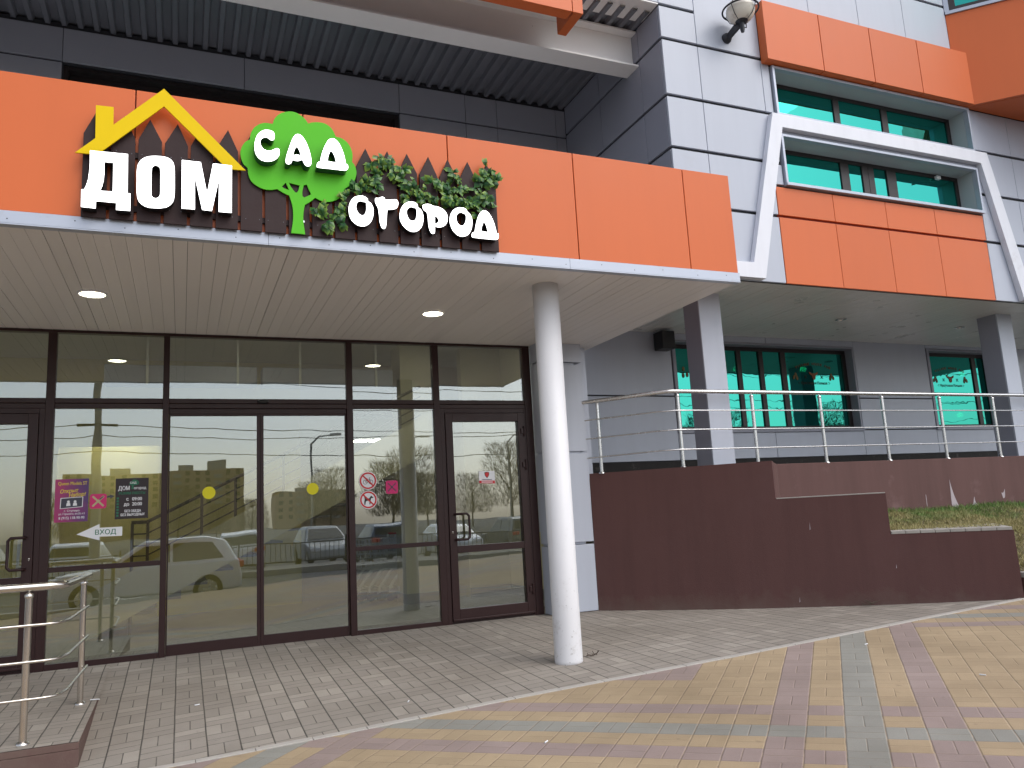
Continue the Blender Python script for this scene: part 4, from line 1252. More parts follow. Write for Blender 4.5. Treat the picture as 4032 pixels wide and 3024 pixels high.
def dg(s, d=0.0):                              # s = x on the diagonal face, d = distance behind it
    return (s + d * q2, 12.76 - s + d * q2)
P = thing('planter_wall', 'stepped maroon wall running diagonally from the entrance down to the paving', 'wall', (6.0, 6.8, 0))
def pz(x, y):
    return zg(x, y)
pf = [(4.495, -.25), (7.512, -.25), (7.512, .745), (6.74, .745), (6.74, 1.165), (5.97, 1.165), (5.97, 1.585), (4.495, 1.585)]
n_ = len(pf)
b = MB()
b.add([(*dg(s_), z_) for s_, z_ in pf] + [(*dg(s_, .25), z_) for s_, z_ in pf], [tuple(range(n_)), tuple(range(n_, 2 * n_))[::-1]] + [(i, (i + 1) % n_, n_ + (i + 1) % n_, n_ + i) for i in range(n_)])
a, c, e, f = dg(6.74, .251), dg(7.512, .251), dg(7.512, .95), dg(6.74, .95)
b.hexa([(*a, -.25), (*c, -.25), (*e, -.25), (*f, -.25)], [(*a, .745), (*c, .745), (*e, .745), (*f, .745)])
b.build('wall', M['maroon'], P)
b = MB()
a, c, e, f = dg(5.72, .251), dg(5.969, .001), dg(5.969, .95), dg(5.72, .95)
b.hexa([(*a, .2), (*c, 1.17), (*e, 1.17), (*f, .2)], [(*a, 1.580), (*c, 1.580), (*e, 1.580), (*f, 1.580)])
b.build('return_wall', M['maroon_worn'], P, bevel=.004)
b = MB()
for k in range(8):
    s0, s1 = 6.744 + .0955 * k, 6.744 + .0955 * (k + 1) - .003
    dd = .24 + .09 * k
    a, c, e, f = dg(s0, -.004), dg(s1, -.004), dg(s1, min(.95, dd + .09)), dg(s0, min(.95, dd))
    b.hexa([(*a, .746), (*c, .746), (*e, .746), (*f, .746)], [(*a, .776), (*c, .776), (*e, .776), (*f, .776)])
a, c, e, f = dg(5.975, .002), dg(6.738, .002), dg(6.738, .24), dg(5.975, .24)
b.hexa([(*a, 1.1655), (*c, 1.1655), (*e, 1.1655), (*f, 1.1655)], [(*a, 1.178), (*c, 1.178), (*e, 1.178), (*f, 1.178)])
b.build('coping', M['concrete'], P, bevel=.003)
for s, z, h in ((6.19, .82, .085), (6.745, .40, .045), (6.06, .07, .06)):
    b = MB()
    a, c = dg(s, -.0015), dg(s + .006, -.0015)
    a2, c2 = dg(s + .004, .004), dg(s + .002, .004)
    b.add([(*a, z), (*c, z + .01), (dg(s + .005, -.0015)[0], dg(s + .005, -.0015)[1], z + h), (*a2, z + h * .5)], [(0, 1, 2), (0, 2, 3), (0, 3, 1), (1, 3, 2)])
    b.build('paint_scrape', M['scrape'], P)

KW = thing('kerb_wall', 'very low maroon kerb wall with a concrete cap at the right edge, beyond the stepped wall', 'wall', (8.5, 5.3, .1))
b = MB()
b.box(7.545, 15, 5.22, 5.40, -.3, .285)
b.build('wall', M['maroon'], KW)
b = MB()
b.box(7.545, 15, 5.21, 5.41, .2855, .335)
b.build('coping', M['concrete'], KW, bevel=.004)
# grass slope
def z1(x, y):
    k = max(0, min(1, (7.5 - y) / 1.25))
    return .92 * (1 - k) + .757 * k + .012 * math.sin(3 * x + 2 * y)
def y1(x):
    return 13.06 - x if x < 7.63 else x - 2.2 if x < 8.15 else x - 2.262
def y2(x):
    return min(7.49, x - 2.262)
def z2(x, y):
    zb = .45 + (z1(x, min(7.49, x - 2.262)) - .45) * max(0, min(1, (x - 7.9) / .7))
    return .31 + (zb - .31) * max(0, min(1, (y - 5.3) / max(.05, y2(x) - 5.3))) ** .8
b = MB()
gx = [6.0 + .163 * k for k in range(11)] + [7.64 + .16 * k for k in range(13)]
vs = [(x, min(7.49, y1(x)) + (7.49 - min(7.49, y1(x))) * k / 8, 0) for x in gx for k in range(9)]
b.add([(x, y, z1(x, y)) for x, y, z in vs], [(i * 9 + k, (i + 1) * 9 + k, (i + 1) * 9 + k + 1, i * 9 + k + 1) for i in range(len(gx) - 1) for k in range(8)])
gx = [7.6 + .2 * k for k in range(32)]
vs = [(x, 5.3 + (y2(x) - 5.3) * k / 8, 0) for x in gx for k in range(9)]
b.add([(x, y, z2(x, y)) for x, y, z in vs], [(i * 9 + k, (i + 1) * 9 + k, (i + 1) * 9 + k + 1, i * 9 + k + 1) for i in range(len(gx) - 1) for k in range(8)])
kind(b.build('lawn_soil', M['grass_soil']), 'structure')
def grass_mat():
    q = NB('grass')
    ri_ = q.n("ShaderNodeNewGeometry").outputs['Random Per Island']
    c = q.mix(ri_, (.075, .19, .03), (.16, .24, .06))
    dry = q.mix(ri_, (.40, .33, .15), (.27, .26, .095))
    p = q.pos()
    sp = q.n("ShaderNodeSeparateXYZ")
    q.l(p, sp.inputs[0])
    f = q.math('ADD', q.noise(p, 2.3, 4), q.math('MULTIPLY', q.math('SUBTRACT', 7.05, sp.outputs[1]), .30))
    c = q.mix(q.ramp(f, .40, .62), c, dry)
    q.l(c, q.b.inputs['Base Color'])
    q.b.inputs['Roughness'].default_value = .7
    return q.m
vs, fs = [], []
rg_ = random.Random(5)
for k in range(46000):
    x, y = rg_.uniform(6.3, 13), rg_.uniform(5.3, 7.485)
    if y > y2(x):
        if y < y1(x) + .01 or (y < x - 2.2 and x < 8.15):
            continue
        z = z1(x, y) - .004
    else:
        z = z2(x, y) - .004
    h = rg_.uniform(.02, .062) * (1.3 if y > 7.25 else 1)
    a = rg_.uniform(0, 6.283)
    w_ = rg_.uniform(.003, .006)
    lx_, ly_ = rg_.gauss(0, .03), rg_.gauss(0, .03)
    o0 = len(vs)
    vs += [(x - w_ * math.cos(a), y - w_ * math.sin(a), z), (x + w_ * math.cos(a), y + w_ * math.sin(a), z), (x + lx_, min(7.495, y + ly_), z + h)]
    fs.append((o0, o0 + 1, o0 + 2))
me = bpy.data.meshes.new('grass')
me.from_pydata(vs, [], fs)
me.materials.append(grass_mat())
ob = bpy.data.objects.new('grass', me)
COL.objects.link(ob)
kind(ob, 'stuff')
ob['label'] = 'short green and dry yellow grass behind the stepped maroon wall'
ob['category'] = 'grass'

# ---------------------------------------------------------------- railings
def post(bm, x, y, z0, z1, r=.021):
    bm.tube([(x, y, z0), (x, y, z1 - .03)], r, 14)
    bm.tube([(x, y, z1 - .045), (x, y, z1 - .04), (x, y, z1 - .022), (x, y, z1 - .012)], [r + .002, r + .004, r + .004, r * .5], 14)
    bm.tube([(x, y, z1 - .012), (x, y, z1 + .02)], .008, 8)
    bm.lathe([(r + .001, .022), (r + .012, .018), (r + .018, .004), (r + .018, 0), (r, 0)], (x, y, z0), 16)
TR = thing('terrace_railing', 'stainless steel railing with three lower bars along the terrace edge', 'railing', (8, 7.5, 1.585))
e0 = dg(4.40, .0)
bend = (5.22, 7.54)
hz = 2.475
r1 = MB()
r1.tube([(4.335, 8.415, hz - .035), (bend[0] - .015, bend[1] + .015, hz), (bend[0] + .05, 7.535, hz), (15, 7.535, hz)], .025, 16)
r1.build('handrail', M['steel_brushed'], TR)
for z in (2.245, 2.02, 1.79):
    q = MB()
    q.tube([(4.46, 8.29, z - .02), (bend[0] - .12, bend[1] + .10, z), (bend[0] + .06, 7.512, z), (bend[0] + .2, 7.508, z), (15, 7.508, z)], .0085, 10)
    q.build('rail_bar', M['steel_brushed'], TR)
px_ = [(4.612, 8.165)] + [(5.335 + 1.085 * k, 7.535) for k in range(9)]
for k, (x, y) in enumerate(px_):
    q = MB()
    post(q, x, y, 1.575, hz - .02)
    q.build('post', M['steel_brushed'], TR)

RP = thing('ramp_platform', 'low maroon block with a paved top beside the left door', 'ramp', (-1.2, 6.3, -.2))
b = MB()
b.hexa([(-6, 5.86, -.5), (-.572, 5.86, -.5), (-.585, 7.4, -.5), (-6, 7.4, -.5)], [(-6, 5.86, -.135), (-.572, 5.86, -.135), (-.585, 7.4, -.135), (-6, 7.4, -.135)])
b.hexa([(-6, 5.86, -.134), (-.572, 5.86, -.134), (-.585, 7.3, -.134), (-6, 7.3, -.134)], [(-6, 5.86, -.092), (-.572, 5.86, -.092), (-.585, 7.3, -.092), (-6, 7.3, -.092)])
b.build('base', M['maroon'], RP, bevel=.004)
b = MB()
b.add([(-6, 5.862, -.088), (-.574, 5.862, -.088), (-.585, 7.42, -.085), (-.585, 8.4, -.002), (-6, 8.4, -.002), (-6, 7.42, -.085)], [(0, 1, 2, 5), (5, 2, 3, 4)])
b.build('paved_top', M['apron'], RP)
RR = thing('ramp_railing', 'stainless steel railing with curved bar ends beside the left door', 'railing', (-.9, 6.0, -.09), None)
q = MB()
hy, hz2 = 5.99, .872
q.tube([(-6, hy, hz2 + .01), (-.80, hy, hz2), (-.735, 6.01, hz2), (-.70, 6.09, hz2), (-.672, 7.22, hz2)], .026, 16)
q.build('handrail', M['steel'], RR)
for z in (.635, .41, .183):
    q = MB()
    q.tube([(-6, hy - .028, z), (-.80, hy - .028, z), (-.745, hy - .01, z), (-.71, 6.03, z), (-.685, 6.16, z), (-.662, 7.15, z)], .0095, 10)
    q.build('rail_bar', M['steel'], RR)
for x, y in ((-.897, 5.985), (-.695, 7.09), (-2.1, 5.985), (-3.3, 5.985)):
    q = MB()
    post(q, x, y, -.09, .85, .022)
    q.build('post', M['steel'], RR)

# ---------------------------------------------------------------- stickers and notices on the glass
GY = YG - .0062
def vinyl(name, lab, cat, loops, m, group=None, y=GY, t=.0016):
    o = plate(name, loops, y, t, m)
    tag(o, lab, cat, group)
    return o
p = vinyl('poster', 'purple and pink poster with yellow headings on the left pane', 'poster', [[(-1.10, 1.318), (-.82, 1.318), (-.82, 1.722), (-1.10, 1.722)]], M['poster'])
py = GY - .0014
text('heading', 'Queen Models ST', -.955, 1.665, .046, py, M['poster_text_y'], p, sx=.72, bold=.0006)
text('heading', 'Открыт', -.985, 1.592, .050, py, M['poster_text_y'], p, sx=.85, bold=.0012, rot=.06, shear=.25)
text('heading', 'Набор!', -.915, 1.555, .050, py, M['poster_text_y'], p, sx=.85, bold=.0012, rot=.06, shear=.25)
plate('photo_border', [[(-1.055, 1.443), (-.865, 1.455), (-.863, 1.552), (-1.052, 1.545)]], py, .001, M['paper_white'], p)
plate('photo', [[(-1.048, 1.449), (-.872, 1.460), (-.870, 1.546), (-1.045, 1.539)]], py - .0012, .001, M['slate'], p)
for x in (-.985, -.93):
    plate('photo_figure', [circle(x, 1.508, .012, 12), ], py - .0024, .001, M['paper_white'], p)
    plate('photo_figure', [[(x - .018, 1.468), (x + .018, 1.469), (x + .014, 1.497), (x - .014, 1.497)]], py - .0024, .001, M['paper_white'], p)
text('address', 'г. Ступино', -.955, 1.414, .026, py, M['paper_white'], p, bold=.0004)
text('address', 'ул. Горького, вл.20, к.2', -.955, 1.386, .025, py, M['paper_white'], p, bold=.0003, sx=.82)
text('phone_number', '8 (915) 118-90-90', -.955, 1.345, .034, py, M['paper_white'], p, bold=.0006, sx=.86)

h = vinyl('opening_hours_sign', 'dark brown opening hours notice with white and green lettering', 'notice', [[(-.59, 1.322), (-.30, 1.322), (-.30, 1.712), (-.59, 1.712)]], M['sign_dark'])
plate('tree_emblem', [smooth_loop([(-.475, 1.655), (-.455, 1.675), (-.44, 1.695), (-.42, 1.697), (-.40, 1.69), (-.385, 1.67), (-.39, 1.652), (-.41, 1.645), (-.43, 1.643), (-.455, 1.643)], 3),
                      ], py, .001, M['sign_green'], h)
plate('tree_emblem', [[(-.452, 1.606), (-.430, 1.606), (-.434, 1.642), (-.448, 1.642)]], py, .001, M['sign_green'], h)
text('lettering', 'САД', -.437, 1.659, .026, py - .0012, M['paper_white'], h, bold=.0012)
text('lettering', 'ДОМ', -.515, 1.598, .056, py, M['paper_white'], h, bold=.0018, sx=.74)
text('lettering', 'огород', -.375, 1.604, .036, py, M['paper_white'], h, bold=.0012, sx=.88)
text('lettering', 'РЕЖИМ РАБОТЫ', -.444, 1.556, .035, py, M['sign_green'], h, bold=.0013, sx=.80)
text('lettering', '09:00', -.355, 1.496, .046, py, M['paper_white'], h, 'RIGHT', bold=.0016, sx=.86)
text('lettering', 'с', -.483, 1.496, .046, py, M['paper_white'], h, bold=.0016, sx=.86)
text('lettering', '20:00', -.355, 1.447, .046, py, M['paper_white'], h, 'RIGHT', bold=.0016, sx=.86)
text('lettering', 'до', -.490, 1.447, .046, py, M['paper_white'], h, bold=.0016, sx=.86)
text('lettering', 'БЕЗ ОБЕДА', -.435, 1.385, .033, py, M['paper_white'], h, bold=.0014, sx=.78)
text('lettering', 'БЕЗ ВЫХОДНЫХ', -.435, 1.350, .033, py, M['paper_white'], h, bold=.0014, sx=.78)
for k in range(7):
    z = 1.347 + .0275 * k
    plate('square_mark', [[(-.577, z), (-.558, z), (-.558, z + .018), (-.577, z + .018)]], py, .001, M['sign_green'], h)

def cross_sticker(x0, x1, z0, z1, lab, m):
    o = vinyl('pink_sticker', lab, 'sticker', [rrect(x0, x1, z0, z1, .022)], M['pink'], 'pink cross stickers on the glass')
    cx_, cz_, r = (x0 + x1) / 2, (z0 + z1) / 2, (x1 - x0) * .33
    w_ = .0085 if m == 'khaki' else .005
    for sgn_ in (1, -1):
        dx, dz = r, r * sgn_
        nx, nz = -dz / (r * 1.414) * w_, dx / (r * 1.414) * w_
        plate('cross_bar', [[(cx_ - dx - nx, cz_ - dz - nz), (cx_ + dx - nx, cz_ + dz - nz), (cx_ + dx + nx, cz_ + dz + nz), (cx_ - dx + nx, cz_ - dz + nz)]], py - .0005 * (sgn_ > 0), .001, M[m], o)
    return o
s1 = cross_sticker(-.808, -.664, 1.432, 1.572, 'pink square sticker with a pale cross, between the poster and the hours notice', 'khaki')
plate('brush_tip', [smooth_loop([(-.722, 1.513), (-.70, 1.533), (-.688, 1.545), (-.694, 1.549), (-.712, 1.535), (-.728, 1.52)], 2)], py - .002, .001, M['slate'], s1)
cross_sticker(2.07, 2.205, 1.455, 1.60, 'pink square sticker with a thin grey cross, right of the prohibition signs', 'slate')
vinyl('small_arrow_sticker', 'small dark grey arrow sticker pointing at the opening hours notice', 'sticker', [[(-.662, 1.53), (-.635, 1.536), (-.633, 1.522), (-.594, 1.546), (-.640, 1.563), (-.637, 1.552), (-.660, 1.548)]], M['slate'])
a = vinyl('entrance_arrow_sign', 'white arrow sign with green lettering pointing left to the door', 'sign', [[(-.91, 1.198), (-.715, 1.132), (-.715, 1.167), (-.522, 1.163), (-.522, 1.25), (-.717, 1.25), (-.719, 1.286)]], M['paper_white'])
text('lettering', 'ВХОД', -.665, 1.186, .064, py, M['sign_green'], a, bold=.0012)
for x, lab in ((.255, 'yellow round sticker on the left sliding door'), (1.283, 'yellow round sticker on the right sliding door')):
    vinyl('round_sticker', lab, 'sticker', [circle(x, 1.543, .062)], M['dot'], 'yellow dots on the sliding doors', y=YG + .0085)
def ban(z, lab):
    o = vinyl('prohibition_sign', lab, 'sign', [circle(1.873, z, .098, 48)], M['paper_white'], 'round prohibition signs on the glass')
    plate('red_ring', [circle(1.873, z, .091, 48), circle(1.873, z, .074, 48)], py, .001, M['red'], o)
    return o
def stroke(o, pts, w_, m, y, nm='pictogram', closed=False):
    cu = bpy.data.curves.new(nm, 'CURVE')
    cu.dimensions = '3D'
    cu.bevel_depth = w_
    cu.bevel_resolution = 1
    sp = cu.splines.new('POLY')
    sp.points.add(len(pts) - 1)
    for q_, (x, z) in enumerate(pts):
        sp.points[q_].co = (x, z, 0, 1)
    sp.use_cyclic_u = closed
    me_ = curve_mesh(cu)
    for v in me_.vertices:
        v.co.z *= .2
    return plate_finish(nm, me_, y - .0004, .0008, m, o, None)
o = ban(1.607, 'round no bicycles sign with a red ring, upper of the two')
bx, bz = 1.873, 1.600
for dx in (-.030, .032):
    stroke(o, circle(bx + dx, bz - .008, .022, 18), .0022, M['black'], py, closed=True)
stroke(o, [(bx - .030, bz - .008), (bx - .012, bz + .022), (bx + .020, bz + .022), (bx + .032, bz - .008)], .0024, M['black'], py)
stroke(o, [(bx - .012, bz + .022), (bx + .004, bz - .010), (bx + .020, bz + .022), (bx + .014, bz + .038), (bx + .026, bz + .040)], .0024, M['black'], py)
stroke(o, [(bx - .030, bz - .008), (bx + .004, bz - .010)], .0022, M['black'], py)
stroke(o, [(bx - .022, bz + .030), (bx - .006, bz + .030)], .0035, M['black'], py)
plate('red_bar', [[(1.813, 1.656), (1.824, 1.667), (1.933, 1.558), (1.922, 1.547)]], py - .0022, .001, M['red'], o)
o = ban(1.400, 'round no dogs sign with a red ring, lower of the two')
dx_, dz_ = 1.873, 1.398
plate('pictogram', [[(dx_ - .045, dz_ - .05), (dx_ - .035, dz_ - .05), (dx_ - .028, dz_ - .015), (dx_ - .015, dz_ - .008), (dx_ + .012, dz_ - .012), (dx_ + .010, dz_ - .048), (dx_ + .020, dz_ - .048), (dx_ + .026, dz_ + .004),
                     (dx_ + .030, dz_ + .018), (dx_ + .052, dz_ + .020), (dx_ + .054, dz_ + .028), (dx_ + .036, dz_ + .040), (dx_ + .032, dz_ + .048), (dx_ + .024, dz_ + .038), (dx_ + .010, dz_ + .018), (dx_ - .030, dz_ + .018), (dx_ - .038, dz_ + .038), (dx_ - .046, dz_ + .040), (dx_ - .040, dz_ + .008), (dx_ - .046, dz_ - .02)]], py, .001, M['black'], o)
plate('red_bar', [[(1.813, 1.449), (1.824, 1.460), (1.933, 1.351), (1.922, 1.340)]], py - .0012, .001, M['red'], o)
lb = vinyl('security_label', 'small white and red security label on the right door', 'label', [[(3.165, 1.532), (3.365, 1.522), (3.362, 1.668), (3.168, 1.672)]], M['paper_white'])
plate('red_strip', [[(3.167, 1.533), (3.363, 1.523), (3.362, 1.558), (3.167, 1.563)]], py, .001, M['red'], lb)
plate('shield_emblem', [smooth_loop([(3.236, 1.655), (3.265, 1.662), (3.294, 1.654), (3.292, 1.62), (3.266, 1.588), (3.240, 1.62)], 2, 40)], py, .001, M['letter_black'], lb)
plate('shield_emblem', [smooth_loop([(3.243, 1.649), (3.265, 1.655), (3.288, 1.648), (3.286, 1.622), (3.266, 1.597), (3.246, 1.622)], 2, 40)], py - .0012, .001, M['red'], lb)
plate('text_line', [[(3.205, 1.571), (3.325, 1.568), (3.325, 1.575), (3.205, 1.578)]], py, .001, M['slate'], lb)
for z in (1.550, 1.537):
    plate('text_line', [[(3.195, z), (3.335, z - .004), (3.335, z + .001), (3.195, z + .005)]], py - .0012, .001, M['paper_white'], lb)

# pub decals on the teal windows
CAM_SCALE, LEVEL = 1.145, -0.171
def pub(cx_, lab):
    z0, y = 2.80, 8.6125
    t = thing('window_decal', lab, 'decal', (cx_, y, z0), 'pub decals on the teal windows')
    t_ = 'VILLAGE HOUSE PUB'
    for k, ch in enumerate(t_):
        u = (k - (len(t_) - 1) / 2) / ((len(t_) - 1) / 2)
        if ch != ' ':
            text('lettering', ch, cx_ + .005 + u * .315, z0 + .275 - .055 * u * u, .052, y, M['bull'], t, rot=-.30 * u, bold=.001)
    text('lettering', 'Крафтовая Пивная', cx_, z0 - .012, .056, y, M['decal_dark'], t, bold=.0008, sx=.98)
    for s_ in (-1, 1):
        stroke(t, [(cx_ + s_ * .275, z0 + .022), (cx_ + s_ * .30, z0 + .008), (cx_ + s_ * .275, z0 - .008)], .003, M['decal_dark'], y, 'flourish')
        for a_, c_, r_ in ((.335, .125, -.3), (.372, .09, .35), (.318, .08, -.1)):
            plate('hop_leaf', [[(cx_ + s_ * (a_ + .020 * math.cos(q_) * math.cos(r_) - .034 * math.sin(q_) * math.sin(r_)), z0 + c_ + .034 * math.sin(q_) * math.cos(r_) + .020 * math.cos(q_) * math.sin(r_)) for q_ in [2 * math.pi * i_ / 14 for i_ in range(14)]]], y, .001, M['hop'], t)
        stroke(t, [(cx_ + s_ * .155 - .02, z0 + .075), (cx_ + s_ * .155 + .02, z0 + .12)], .004, M['decal_dark'], y, 'crossed_mark')
        stroke(t, [(cx_ + s_ * .155 + .02, z0 + .075), (cx_ + s_ * .155 - .02, z0 + .12)], .004, M['decal_dark'], y, 'crossed_mark')
    bp_ = [(-.085, .175), (-.06, .165), (-.03, .15), (.0, .152), (.03, .15), (.06, .165), (.085, .175), (.075, .14), (.05, .125), (.035, .115), (.03, .085), (.02, .062), (.0, .055), (-.02, .062), (-.03, .085), (-.035, .115), (-.05, .125), (-.075, .14)]
    plate('bull_head', [smooth_loop([(cx_ + a_, z0 + c_) for a_, c_ in bp_], 2, 50)], y, .001, M['bull'], t)
pub(8.525, 'pub decal with a bull head and arched lettering on the wide teal window')
pub(11.39, 'bull head pub decal with arched lettering on the window beside the right pillar')
t = thing('window_decal', 'hop leaf decal on the pane left of the square pillar', 'decal', (6.25, 8.6125, 2.9), 'pub decals on the teal windows')
for a_, c_ in ((-.03, .0), (.035, .01), (-.02, .09)):
    plate('hop_leaf', [[(6.26 + a_ + .020 * math.cos(q_), 2.88 + c_ + .034 * math.sin(q_)) for q_ in [2 * math.pi * i_ / 14 for i_ in range(14)]]], 8.6125, .001, M['hop'], t)

CAM_SCALE, LEVEL = 1.0, 0.0
# ---------------------------------------------------------------- litter
rl_ = random.Random(2)
for x, y, an, lab in ((.13, 6.70, .4, 'white cigarette butt on the grey paving in front of the sliding doors'), (1.54, 5.81, 1.1, 'white cigarette butt on the grey paving left of the column'), (5.01, 4.85, .2, 'white cigarette butt on the grey stripe of the coloured paving'), (4.77, 3.69, 1.9, 'white cigarette butt on the yellow paving at the right'), (-.60, 7.16, 2.8, 'white cigarette butt at the foot of the ramp railing'), (1.96, 4.35, .7, 'white cigarette butt on the near red paving stripe')):
    z = zg(x, y) + .006
    if x < -.5:
        z = -.078
    b = MB()
    d = Vector((math.cos(an), math.sin(an), 0)) * (.019 if x > -.5 else .035)
    b.tube([Vector((x, y, z)) - d, Vector((x, y, z)) + d], .0042, 8)
    tag(b.build('cigarette_butt', M['paper_white'], org=(x, y, z)), lab, 'cigarette butt', 'cigarette butts on the paving')
for x, y, n_, lab in ((6.53, 6.19, 14, 'bundle of dry twigs against the foot of the maroon wall'), (3.22, 6.10, 9, 'dry leaf and twig litter at the foot of the white column')):
    b = MB()
    for k in range(n_):
        a_ = rl_.uniform(0, 6.28)
        l_ = rl_.uniform(.03, .10)
        o_ = Vector((x + rl_.gauss(0, .025), y + rl_.gauss(0, .015), zg(x, y) + .006 + rl_.uniform(0, .02)))
        b.tube([o_, o_ + Vector((math.cos(a_) * l_, math.sin(a_) * l_ * .5, rl_.uniform(0, .5) * l_))], .003, 5)
    tag(b.build('twigs', M['bark'], org=(x, y, zg(x, y))), lab, 'twigs')
# ---------------------------------------------------------------- shop interior seen through the glass
I = thing('shop_interior', 'yellow painted entrance hall behind the shop glass', 'room', (0, 11, 0))
b = MB()
b.box(-3.6, 4.65, 8.56, 22, -.06, -.012)
b.build('floor', M['tile'], I)
b = MB()
b.box(-3.5, -1.62, 12.6, 12.75, -.01, 3.72)
b.box(-.30, 1.72, 12.6, 12.75, -.01, 3.72)
b.box(-1.619, -.301, 12.6, 12.75, 2.45, 3.72)
b.box(-2.2, .3, 14.0, 14.1, -.01, 3.0)
b.build('back_wall', M['yellow_wall'], I)
b = MB()
b.box(-3.6, -3.5, 8.56, 22, -.01, 3.72)
b.box(4.55, 4.65, 8.56, 22, -.01, 3.72)
b.box(-3.5, 4.55, 20, 20.1, -.01, 3.72)
b.box(1.721, 4.549, 12.6, 12.75, 2.9, 3.72)
b.build('side_wall', M['cream_wall'], I)
b = MB()
b.box(-3.6, 4.65, 8.56, 22, 3.72, 3.8)
b.box(1.73, 4.54, 12.76, 19.9, 2.85, 2.9)
b.box(-2.2, .3, 12.76, 13.99, 2.955, 3.0)
b.build('ceiling', M['ceiling'], I)
b = MB()
b.box(2.93, 3.44, 10.95, 11.45, .13, 3.72)
b.build('column', M['cream_wall'], I)
b = MB()
b.box(2.915, 3.455, 10.935, 11.46, -.01, .13)
b.box(3.9, 4.548, 11.0, 11.02, -.01, .13)
b.box(4.53, 4.549, 8.7, 11.0, -.01, .13)
b.build('skirting', M['skirt'], I)
b = MB()
b.box(3.9, 4.549, 11.03, 11.2, -.01, 3.71)
b.build('nib_wall', M['cream_wall'], I)
for k, (x0, x1, lab) in enumerate(((-.93, .93, 'grey air curtain box over the left side of the sliding doors'), (1.0, 2.82, 'grey air curtain box over the right side of the sliding doors'))):
    t = thing('air_curtain', lab, 'air curtain', ((x0 + x1) / 2, 11, 3.08), 'air curtains inside')
    q = MB()
    q.box(x0, x1, 10.95, 11.25, 3.08, 3.33)
    q.build('casing', M['duct'], t, bevel=.01)
    for x in (x0 + .5, x1 - .25):
        q = MB()
        q.box(x - .015, x + .015, 10.92, 10.948, 3.07, 3.72)
        q.build('hanger', M['ceiling'], t)
ST = thing('staircase', 'indoor staircase with a yellow flank and metal railing behind the sliding doors', 'stairs', (.6, 11, 0))
b = MB()
sl_ = (1.15 - .42) / (1.34 + .15)
def sz(x):
    return .42 + sl_ * (x + .15)
y0_, y1_ = 10.5, 11.9
fl = [(-1.0, .0), (-.95, .0), (-.9, sz(-.95)), (1.70, sz(1.70)), (1.70, sz(1.70) + .22), (-.55, sz(-.55) + .24), (-1.0, sz(-1.0) + .24)]
plate('flank', [[(-1.0, sz(-1.0) - .02), (3.2, sz(3.2)), (3.2, sz(3.2) + .55), (-1.0, sz(-1.0) + .50)]], y0_, .06, M['cream_wall'], ST)
for k in range(12):
    x = -.9 + .30 * k
    b.box(x, x + .31, y0_ + .07, y1_, sz(x) + .02, sz(x) + .05)
    b.box(x, x + .02, y0_ + .07, y1_, sz(x) + .0, sz(x) + .019)
b.build('steps', M['skirt'], ST)
def stair_rail(h, r):
    q = MB()
    q.tube([(-.55, y0_ + .03, sz(-.38) + h), (-.38, y0_ + .03, sz(-.38) + h), (3.1, y0_ + .03, sz(3.1) + h)], r, 10)
    return q
stair_rail(1.0, .022).build('handrail', M['stair_rail'], ST)
for h in (.86, .72, .6):
    stair_rail(h, .009).build('rail_bar', M['stair_rail'], ST)
for x in (-.54, -.37, .235, .63, 1.22, 1.8):
    q = MB()
    q.tube([(x, y0_ + .03, sz(x) + .02 if x > -.5 else .0), (x, y0_ + .03, sz(max(x, -.38)) + .99)], .018, 10)
    q.build('post', M['stair_rail'], ST)
# nested shopping trolleys
def trolley(x, y):
    t = thing('shopping_trolley', '', 'trolley', (x, y, 0), 'nested shopping trolleys inside')
    q = MB()
    for s_ in (-.24, .24):
        q.tube([(x - .02, y + s_, .13), (x - .02, y + s_, .2), (x + .16, y + s_, .44), (x + .5, y + s_, .50), (x + .55, y + s_, .95)], .018, 8)
        q.tube([(x - .02, y + s_, .14), (x + .6, y + s_ * .95, .14)], .012, 8)
    for z_ in (.14, .2):
        q.tube([(x - .02, y - .24, z_), (x - .02, y + .24, z_)], .012, 8)
    q.build('frame', M['zinc'], t)
    q = MB()
    for k in range(7):
        f_ = k / 6
        z_ = .46 + .44 * f_
        x0_ = x + .02 - .06 * f_
        q.tube([(x + .55, y - .25, z_), (x0_, y - .17, z_), (x0_, y + .17, z_), (x + .55, y + .25, z_)], .006, 6)
    for k in range(9):
        yy_ = -.17 + .34 * k / 8
        q.tube([(x + .02, y + yy_, .46), (x - .04, y + yy_, .90)], .003, 5)
    for k in range(7):
        for s_ in (-1, 1):
            xx_ = x + .08 * k
            q.tube([(xx_ + .03, y + s_ * (.17 + .012 * k), .46), (xx_, y + s_ * (.17 + .012 * k), .90)], .003, 5)
    q.build('basket', M['zinc'], t)
    q = MB()
    q.tube([(x + .57, y - .26, .96), (x + .57, y + .26, .96)], .015, 10)
    q.build('handle', M['red'], t)
    for wx, wy in ((.0, -.22), (.0, .22), (.56, -.22), (.56, .22)):
        q = MB()
        q.tube([(x + wx, y + wy - .013, .06), (x + wx, y + wy + .013, .06)], .058, 16)
        q.build('wheel', M['tyre'], t)
    return t
t0 = trolley(2.46, 12.05)
t0['label'] = 'frontmost wire shopping trolley of the nested row inside the glass'
names = ['second wire trolley from the front of the nested row', 'third wire trolley from the front of the nested row', 'fourth wire trolley from the front of the nested row', 'last wire trolley of the nested row, beside the inner column']
for k, nm in enumerate(names):
    c = copy_tree(t0)
    c.location = Vector(t0.location) + Vector((.125 * (k + 1), -.11 * (k + 1), 0))
    c['label'] = nm
